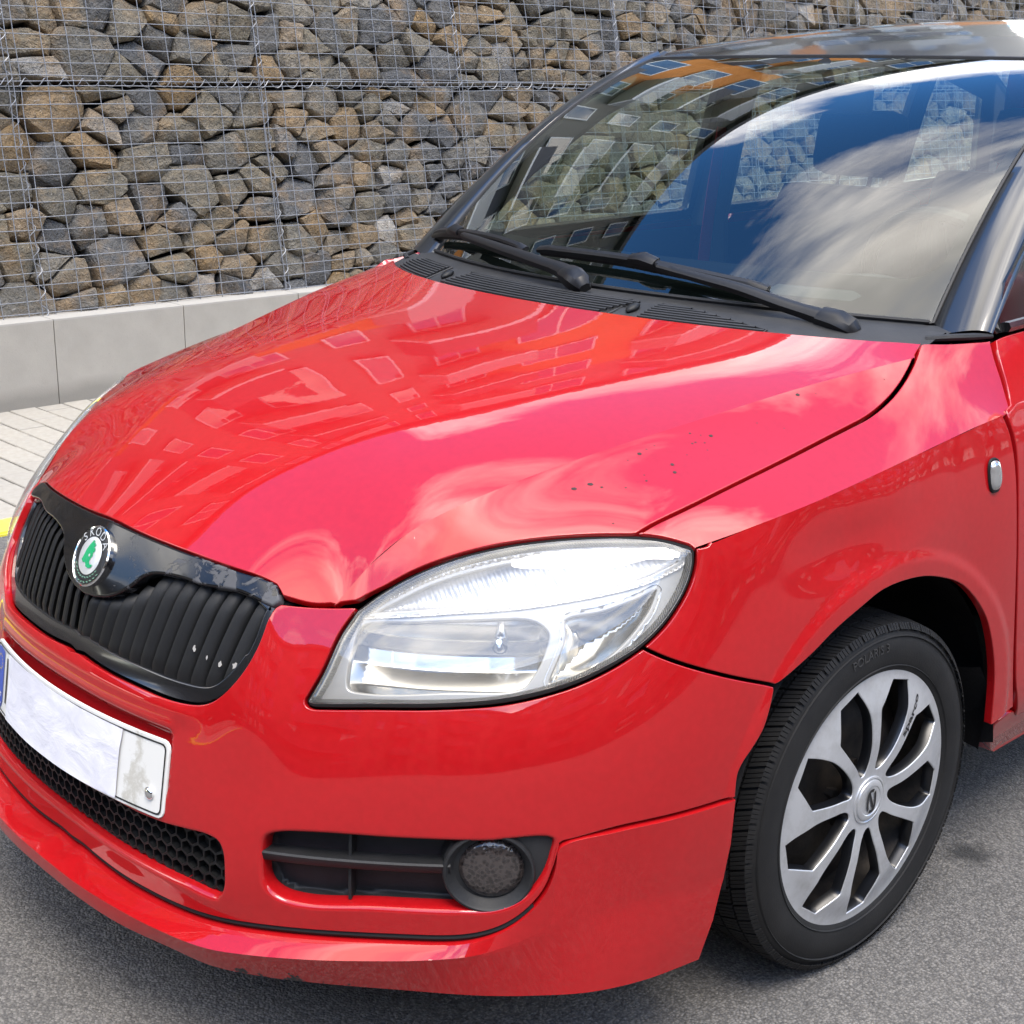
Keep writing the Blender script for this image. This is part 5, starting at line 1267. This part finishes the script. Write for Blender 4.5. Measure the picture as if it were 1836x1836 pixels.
def build_kerb():
    m = mat('yellow_kerb_paint', (.74, .66, .06), .7); t = NT(m); co = t.coord(1); n = t.noise(co, 26, 7, .75); k = t.ramp(n.outputs[0], [(.60, 0), (.66, 1)]); t.set('Base Color', t.mixc(k, (.76, .68, .07), (.40, .38, .26))); t.bump(t.noise(co, 180, 3).outputs[0], .3, .003)
    root = empty('yellow_kerb', (-2.235, 0, 0)); tag(root, 'low kerb painted yellow between the asphalt and the paved walkway', 'kerb')
    b = bmesh.new(); add_box(b, (-.067, .003, -.05), (.067, .997, .012)); bmesh.ops.bevel(b, geom=b.edges[:], offset=.006, segments=2, affect='EDGES'); me = bpy.data.meshes.new('kerb_stone'); bmesh.ops.recalc_face_normals(b, faces=b.faces[:]); b.to_mesh(me); b.free(); me.materials.append(m)
    for k in range(-14, 14): o = bpy.data.objects.new('kerb_stone', me); COL.objects.link(o); o.parent = root; o.location = (0, k-.35, 0)
build_kerb()
# ---- low concrete wall
def build_low_wall():
    root = empty('low_concrete_wall', (-3.80, 0, 0)); tag(root, 'low grey concrete block wall at the foot of the stone gabions', 'wall')
    m = mat('cast_concrete', (.36, .35, .325), .85); t = NT(m); co = t.coord(1); n = t.noise(co, 6, 6, .6); n2 = t.noise(co, 140, 4, .7); sep = t.n('SeparateXYZ'); t.L.new(co, sep.inputs[0])
    c = t.mixc(t.ramp(n.outputs[0], [(.3, 0), (.7, 1)]), (.275, .258, .225), (.33, .31, .27)); c = t.mixc(t.ramp(n2.outputs[0], [(.62, 0), (.70, .5)]), c, (.18, .17, .155))
    st = t.math('SUBTRACT', t.math('ADD', .05, t.math('MULTIPLY', n.outputs[0], .09)), sep.outputs[2]); c = t.mixc(t.math('MULTIPLY', t.ramp(st, [(.0, 0), (.06, 1)]), .7), c, (.16, .15, .13))
    top = t.ramp(sep.outputs[2], [(.346, 0), (.3475, 1)]); c = t.mixc(top, c, (.33, .315, .285)); t.set('Base Color', c); t.bump(n2.outputs[0], .35, .002)
    L = .6105; rnd = random.Random(2)
    for k in range(-22, 24):
        b = bmesh.new(); add_box(b, (-.09, .002, -.02), (.065, L-.002, .3525)); o = bm_obj('block', b, m, root, bevel=.004); o.location = (rnd.uniform(-.0015, .0015), .332+k*L, 0)
    V = [(-.03, -14, -.02), (-.03, 15, -.02), (-.03, 15, .345), (-.03, -14, .345)]; mesh('joint_mortar', V, [(0, 1, 2, 3)], noise_mat('joint_mortar', (.10, .095, .09), (.2, .19, .18), 30), root, smooth=False)
build_low_wall()
# ---- gabion wall
LEAN = .176
def GP(y, h, d=0.):
    """point on the gabion face: y along, h height, d depth behind the wire"""
    return np.array([-3.845-LEAN*(h-.34)-d*.985, y, h-d*.17])
def build_stone_mat():
    m = mat('quarry_stone', (.2, .2, .2), .85); t = NT(m); at = t.n('Attribute', attribute_name='tone'); geo = t.n('NewGeometry')
    co = t.n('Mapping'); t.L.new(geo.outputs['Position'], co.inputs[0]); co = co.outputs[0]
    pal = t.ramp(at.outputs['Fac'], [(.0, (.070, .074, .080)), (.22, (.150, .150, .148)), (.40, (.185, .165, .125)), (.58, (.215, .180, .120)), (.72, (.250, .225, .180)), (.86, (.30, .195, .085)), (.93, (.36, .345, .315)), (1.0, (.50, .46, .40))])
    pal.node.color_ramp.interpolation = 'LINEAR'
    n1 = t.noise(co, 14, 7, .68, .6); n2 = t.noise(co, 55, 6, .7); n3 = t.noise(co, 5, 4, .6)
    c = t.mixc(t.ramp(n1.outputs[0], [(.36, 0), (.66, 1)]), t.mixc(.6, pal, (.075, .072, .066)), pal)
    c = t.mixc(t.math('MULTIPLY', t.ramp(n3.outputs[0], [(.50, 0), (.68, 1)]), .65), c, (.30, .20, .10))
    c = t.mixc(t.math('MULTIPLY', t.ramp(n2.outputs[0], [(.58, 0), (.74, 1)]), .6), c, (.48, .46, .42))
    c = t.mixc(t.math('MULTIPLY', t.ramp(n2.outputs[0], [(.26, 1), (.42, 0)]), .7), c, (.035, .034, .033))
    t.set('Base Color', c)
    w = t.n('TexWave'); t.L.new(co, w.inputs[0]); w.inputs['Scale'].default_value = 9; w.inputs['Distortion'].default_value = 14; w.inputs['Detail'].default_value = 4; w.inputs['Detail Scale'].default_value = 3
    h = t.math('ADD', t.math('MULTIPLY', n1.outputs[0], .7), t.math('ADD', t.math('MULTIPLY', n2.outputs[0], .45), t.math('MULTIPLY', w.outputs[0], .15))); t.bump(h, 1.0, .034)
    return m
def stone_mesh(rnd, poly, cen):
    """one broken stone filling the cell 'poly' (y, h), its flattest face near the wire"""
    P = [np.array(q) for q in poly]; keep = []
    for i, q in enumerate(P):
        if np.linalg.norm(q-P[i-1]) > .028: keep.append(q)
    P = np.array(keep if len(keep) > 3 else P); c = P.mean(0)
    th = rnd.uniform(0, math.pi); ax = np.array([math.cos(th), math.sin(th)]); st = rnd.uniform(.90, 1.14)
    P = np.array([c+(q-c)+ax*((q-c) @ ax)*(st-1) for q in P]); P = P+np.array([[rnd.uniform(-.010, .010), rnd.uniform(-.010, .010)] for _ in P])
    tilt = np.array([rnd.uniform(-.3, .3), rnd.uniform(-.3, .3)]); d0 = rnd.uniform(.006, .042); pts = []
    for i, p in enumerate(P):
        for q, f in ((p, 1.), ((p+P[i-1])/2, rnd.uniform(.98, 1.08))):
            if f != 1. and rnd.random() < .35: continue
            e = c+(q-c)*f; pts.append((e, max(.010, d0+rnd.uniform(.012, .055)+((e-c) @ tilt)*.8))); pts.append((c+(q-c)*.95, .17))
            if rnd.random() < .8: e = c+(q-c)*rnd.uniform(.74, .97); pts.append((e, max(.004, d0+rnd.uniform(-.003, .012)+(e-c) @ tilt)))
    for _ in range(2): q = c+(P[rnd.randrange(len(P))]-c)*rnd.uniform(0, .6); pts.append((q, max(.004, d0-.004+(q-c) @ tilt+rnd.uniform(-.008, .004))))
    b = bmesh.new()
    for q, d in pts: b.verts.new(tuple(GP(q[0], q[1], d)-cen))
    r = bmesh.ops.convex_hull(b, input=b.verts[:]); bmesh.ops.delete(b, geom=list(set([v for v in r['geom_interior'] if isinstance(v, bmesh.types.BMVert)]+[v for v in r['geom_unused'] if isinstance(v, bmesh.types.BMVert)])), context='VERTS')
    bmesh.ops.subdivide_edges(b, edges=b.edges[:], cuts=3, use_grid_fill=True)
    bmesh.ops.smooth_vert(b, verts=b.verts[:], factor=.10, use_axis_x=True, use_axis_y=True, use_axis_z=True)
    o = Vector((rnd.uniform(0, 50), rnd.uniform(0, 50), rnd.uniform(0, 50))); am = rnd.uniform(.6, 1.5)
    for v in b.verts:
        n = v.co.normalized(); q = v.co+o; k = (abs(noise.noise(q*9))*-.016+.004+noise.noise(q*26)*.006+abs(noise.noise(q*60))*-.004)*am; v.co += n*k
    bmesh.ops.recalc_face_normals(b, faces=b.faces[:])
    return b
def voronoi_cells(pts, bounds):
    pts = np.array(pts); cells = []
    for i, p in enumerate(pts):
        d = np.linalg.norm(pts-p, axis=1); nb = np.argsort(d)[1:22]; poly = [np.array(q) for q in bounds]
        for j in nb:
            mdp = (p+pts[j])/2; n = pts[j]-p; new = []
            for a, c in zip(poly, poly[1:]+poly[:1]):
                da, dc = (a-mdp) @ n, (c-mdp) @ n
                if da <= 0: new.append(a)
                if da*dc < 0: new.append(a+(c-a)*(da/(da-dc)))
            poly = new
            if len(poly) < 3: break
        cells.append(poly)
    return cells
def build_gabion():
    root = empty('gabion_wall', (-3.85, 0, .35)); tag(root, 'retaining wall of rough grey and brown stones packed behind a steel wire mesh', 'gabion wall')
    sm = build_stone_mat(); rnd = random.Random(11); YA, YB, ZT = -4.0, 13.0, 2.18
    bm_far = bmesh.new(); tl = bm_far.verts.layers.float.new('tone'); cand = []
    for z0, z1 in ((.345, 1.275), (1.29, ZT)):
        A = 1.28; H = z1-z0; pts = []; tries = 0
        W_ = (YB-YA)/A; pp = np.zeros((0, 2)); pr = np.zeros(0)
        for rr, tr_ in ((.25, 55), (.18, 130), (.135, 420), (.100, 1500), (.066, 8000)):       # big stones first, small ones into the gaps
            for _ in range(tr_):
                p = np.array([rnd.uniform(0, W_), rnd.uniform(0, H)])
                if len(pp) == 0 or np.all(np.hypot(pp[:, 0]-p[0], pp[:, 1]-p[1]) > (rr+pr)*.5*1.05): pp = np.vstack([pp, p]); pr = np.append(pr, rr)
        B = [(0, 0), (W_, 0), (W_, H), (0, H)]
        cells = voronoi_cells(pp, B)
        for poly in cells:
            if len(poly) < 3: continue
            poly = np.array(poly)*[A, 1]+[YA, z0]; c = poly.mean(0); ar = abs(area2(poly))
            if ar < .0025: continue
            g = .0045/math.sqrt(ar)*1.6; poly = c+(poly-c)*(1-g*rnd.uniform(.1, 1.0)); cand.append((poly, c, ar))
    cx = np.array([1.893, -1.806]); vis = []
    for i, (poly, c, ar) in enumerate(cand):
        if .75 < c[0] < 9.5 and c[1] < 1.95: vis.append((ar/((c[0]+1.8)**2+32), i))
    own = set(i for _, i in sorted(vis, reverse=True)[:300])
    for i, (poly, c, ar) in enumerate(cand):
        tone = min(.999, max(0., rnd.choice([rnd.uniform(.0, .3), rnd.uniform(.12, .5), rnd.uniform(.3, .7), rnd.uniform(.35, .78), rnd.uniform(.2, .6), rnd.uniform(.7, 1.0)]) if rnd.random() > .1 else rnd.uniform(.80, .9)))
        cen = GP(c[0], c[1], .06)
        b = stone_mesh(rnd, poly, cen)
        if i in own:
            me = bpy.data.meshes.new('stone'); b.to_mesh(me); b.free(); me.materials.append(sm)
            at = me.attributes.new('tone', 'FLOAT', 'POINT'); at.data.foreach_set('value', [tone]*len(me.vertices))
            me.polygons.foreach_set('use_smooth', [True]*len(me.polygons)); me.set_sharp_from_angle(angle=R(24))
            o = bpy.data.objects.new('stone', me); COL.objects.link(o); o.parent = root; o.location = Vector(cen)-root.location
        else:
            mp = {}
            for v in b.verts: w = bm_far.verts.new(v.co+Vector(cen)-root.location); w[tl] = tone; mp[v] = w
            for f in b.faces: bm_far.faces.new([mp[v] for v in f.verts])
            b.free()
    me = bpy.data.meshes.new('stone_fill'); bm_far.to_mesh(me); bm_far.free(); me.materials.append(sm); me.polygons.foreach_set('use_smooth', [True]*len(me.polygons)); me.set_sharp_from_angle(angle=R(24))
    o = bpy.data.objects.new('stone_fill', me); COL.objects.link(o); o.parent = root; tag(o, kind='stuff')
    # core behind the stones, near-black to paint the shade in their gaps
    core = mat('gap_shade', (.012, .011, .010), .95); A_ = [GP(YA, .3, .13), GP(YB, .3, .13), GP(YB, ZT, .13), GP(YA, ZT, .13)]
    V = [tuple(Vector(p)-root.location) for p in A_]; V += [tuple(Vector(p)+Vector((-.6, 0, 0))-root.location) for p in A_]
    mesh('gap_shade_core', V, [(0, 1, 2, 3), (3, 2, 6, 7), (1, 5, 6, 2), (0, 3, 7, 4)], core, root, smooth=False)
    # galvanised wire mesh
    wm = mat('galvanised_wire', (.23, .24, .26), .45, .4); rl = Vector(root.location)
    def wire_mesh(fn, n, r, nm):
        b = bmesh.new(); tube(b, [fn(t) for t in np.linspace(0, 1, n)], r, 5, False, False); me = bpy.data.meshes.new(nm); bmesh.ops.recalc_face_normals(b, faces=b.faces[:]); b.to_mesh(me); b.free(); me.materials.append(wm); me.polygons.foreach_set('use_smooth', [True]*len(me.polygons)); return me
    def put(me, name, loc): o = bpy.data.objects.new(name, me); COL.objects.link(o); o.parent = root; o.location = loc
    vv = []
    for k in range(6):
        ph = rnd.uniform(0, 9); vv.append(wire_mesh(lambda t: GP(.004*math.sin(t*9+ph)+.0025*math.sin(t*31+ph*2), .34+t*(ZT-.34), -.003+.003*math.sin(t*14+ph))-GP(0, .34), 60, .0021, 'upright_wire'))
    base = Vector(GP(0, .34))-rl
    y = YA; k = 0
    while y < YB: put(vv[k % 6], 'upright_wire', base+Vector((0, y, 0))); y += .1165; k += 1
    hh = []
    for k in range(6):
        ph = rnd.uniform(0, 9); hh.append(wire_mesh(lambda t: (.004+.0028*math.sin(t*70+ph), YA+t*(YB-YA), .004*math.sin(t*23+ph)+.0025*math.sin(t*91+ph)), 240, .0021, 'level_wire'))
    h = .365; k = 0
    while h < ZT: put(hh[k % 6], 'level_wire', Vector(GP(0, h))-rl); h += .0555; k += 1
    # spiral binders along the basket seams
    def spiral(fn, L, nm):
        n = int(L/.0085); b = bmesh.new(); tube(b, [fn(t, .017*math.sin(2*math.pi*t*L/.085), .014*math.cos(2*math.pi*t*L/.085)) for t in np.linspace(0, 1, n)], .0018, 4, False, False); return bm_obj(nm, b, wm, root, True)
    for yk in [.962+1.2185*j for j in range(-4, 10)]:
        spiral(lambda t, a, c: Vector(GP(yk+a, .35+t*(ZT-.35), -.004-c*.7))-rl, ZT-.35, 'spiral_binder')
        for dy in (-.011, .011): put(vv[0], 'seam_wire', base+Vector((.003, yk+dy, 0)))
    spiral(lambda t, a, c: Vector(GP(YA+t*(YB-YA), 1.283+a, -.004-c*.7))-rl, YB-YA, 'spiral_binder')
    for dz in (-.010, .010): put(hh[1], 'seam_wire', Vector(GP(0, 1.283+dz))-rl+Vector((.003, 0, 0)))
build_gabion()
# ---- slope and apartment house above the wall (seen in the car's paint and glass)
def build_slope():
    m = noise_mat('slope_grass_soil', (.055, .105, .02), (.10, .15, .035), 6, .9, .8, 30, .05)
    V, Fc = uv_grid(lambda y, u: np.array([-4.75-u*9, y, 2.16+1.6*u+.10*noise.noise(Vector((u*6, y*.6, 0)))]), np.linspace(-30, 60, 60), np.linspace(0, 1, 12)); o = mesh('grass_slope', V, [f[::-1] for f in Fc], m); tag(o, kind='structure')
    V, Fc = uv_grid(lambda y, u: np.array([-13.75-u*60, y, 3.76]), np.linspace(-60, 90, 4), np.linspace(0, 1, 3)); o = mesh('terrace', V, [f[::-1] for f in Fc], noise_mat('terrace_paving', (.28, .27, .25), (.34, .33, .31), 2)); tag(o, kind='structure')
build_slope()
def build_house(name, label, loc, rotz, length, floors, cols, seed, accents, frame=(.42, .42, .40)):
    """apartment house; its facade lies in the local plane x=0 facing +x, running along y from 0 to length"""
    root = empty(name, loc); root.rotation_euler = (0, 0, rotz); tag(root, label, 'building')
    c0, c1, c2 = cols; W = noise_mat(name+'_render', c0, tuple(v*1.1 for v in c0), 1.5); OR = noise_mat(name+'_accent', c1, tuple(v*1.1 for v in c1), 1.5); GR = noise_mat(name+'_panel', c2, tuple(v*1.1 for v in c2), 1.5)
    WF_ = mat('window_frame', frame, .4); GLs = mat('window_pane', (.04, .05, .06), .05, 0, 1, .02); RL = mat('balcony_front', tuple(v*.5 for v in frame), .5)
    FL = 2.8; top = floors*FL
    def box(nm, lo, hi, mt, parent=root): b = bmesh.new(); add_box(b, lo, hi); return bm_obj(nm, b, mt, parent)
    box('wall', (-12, 0, 0), (0, length, top), W)
    for nm, y0, y1, z0, z1, k in accents: box(nm, (.003, y0, z0), (.06+.002*k, y1, z1), OR if k == 0 else GR)
    box('roof_slab', (-12.3, -.3, top), (.5, length+.3, top+.35), GR)
    bays = []; y = 1.0; k = 0
    while y < length-2.4:
        w = (1.5, 2.3, 1.0)[k % 3]; bays.append((y, w)); y += w+1.25; k += 1
    for fl in range(floors):
        z = fl*FL+.85
        for y, w in bays:
            fr = box('window', (.07, y, z), (.14, y+w, z+1.5), WF_); n = 2 if w > 1.2 else 1
            for i in range(n): box('pane', (.13, y+.09+i*(w-.09)/n, z+.09), (.152, y+(i+1)*(w-.09)/n, z+1.41), GLs, fr)
    for fl in range(1, floors):
        for y in np.arange(5.2, length-4, 6.9):
            z = fl*FL; s = box('balcony', (.07, y, z-.15), (1.35, y+3.0, z), WF_)
            for a in (((1.30, y, z), (1.35, y+3.0, z+1.0)), ((.1, y, z), (1.3, y+.05, z+1.0)), ((.1, y+2.95, z), (1.3, y+3.0, z+1.0))): box('parapet', a[0], a[1], GR if (fl+int(y)) % 2 else RL, s)
build_house('apartment_house', 'apartment house with orange panels standing on the terrace above the stone wall', (-18, -14, 3.76), 0, 48, 6, ((.105, .10, .085), (.34, .125, .02), (.05, .05, .055)), 5,
            [('orange_band', 0, 48, 2.0, 4.0, 0), ('orange_panel', 27.5, 38, 7.2, 13.2, 0), ('orange_panel', .5, 10, 7.2, 13.2, 0), ('grey_panel', 18.2, 21.8, 4.0, 16.2, 1), ('grey_panel', 39.5, 43.1, 4.0, 16.2, 1)])
build_house('apartment_house', 'brown rendered apartment house across the car park facing the red car', (27, 74, -.05), R(180), 100, 5, ((.14, .10, .075), (.20, .13, .09), (.10, .09, .085)), 7, [('plinth_band', 0, 100, 0, .8, 1)], (.10, .085, .07))
build_house('apartment_house', 'brown rendered house closing the car park in front of the red car', (27, -26, -.05), R(90), 46, 5, ((.15, .11, .08), (.20, .13, .09), (.10, .09, .085)), 9, [('plinth_band', 0, 46, 0, .8, 1)], (.10, .085, .07))
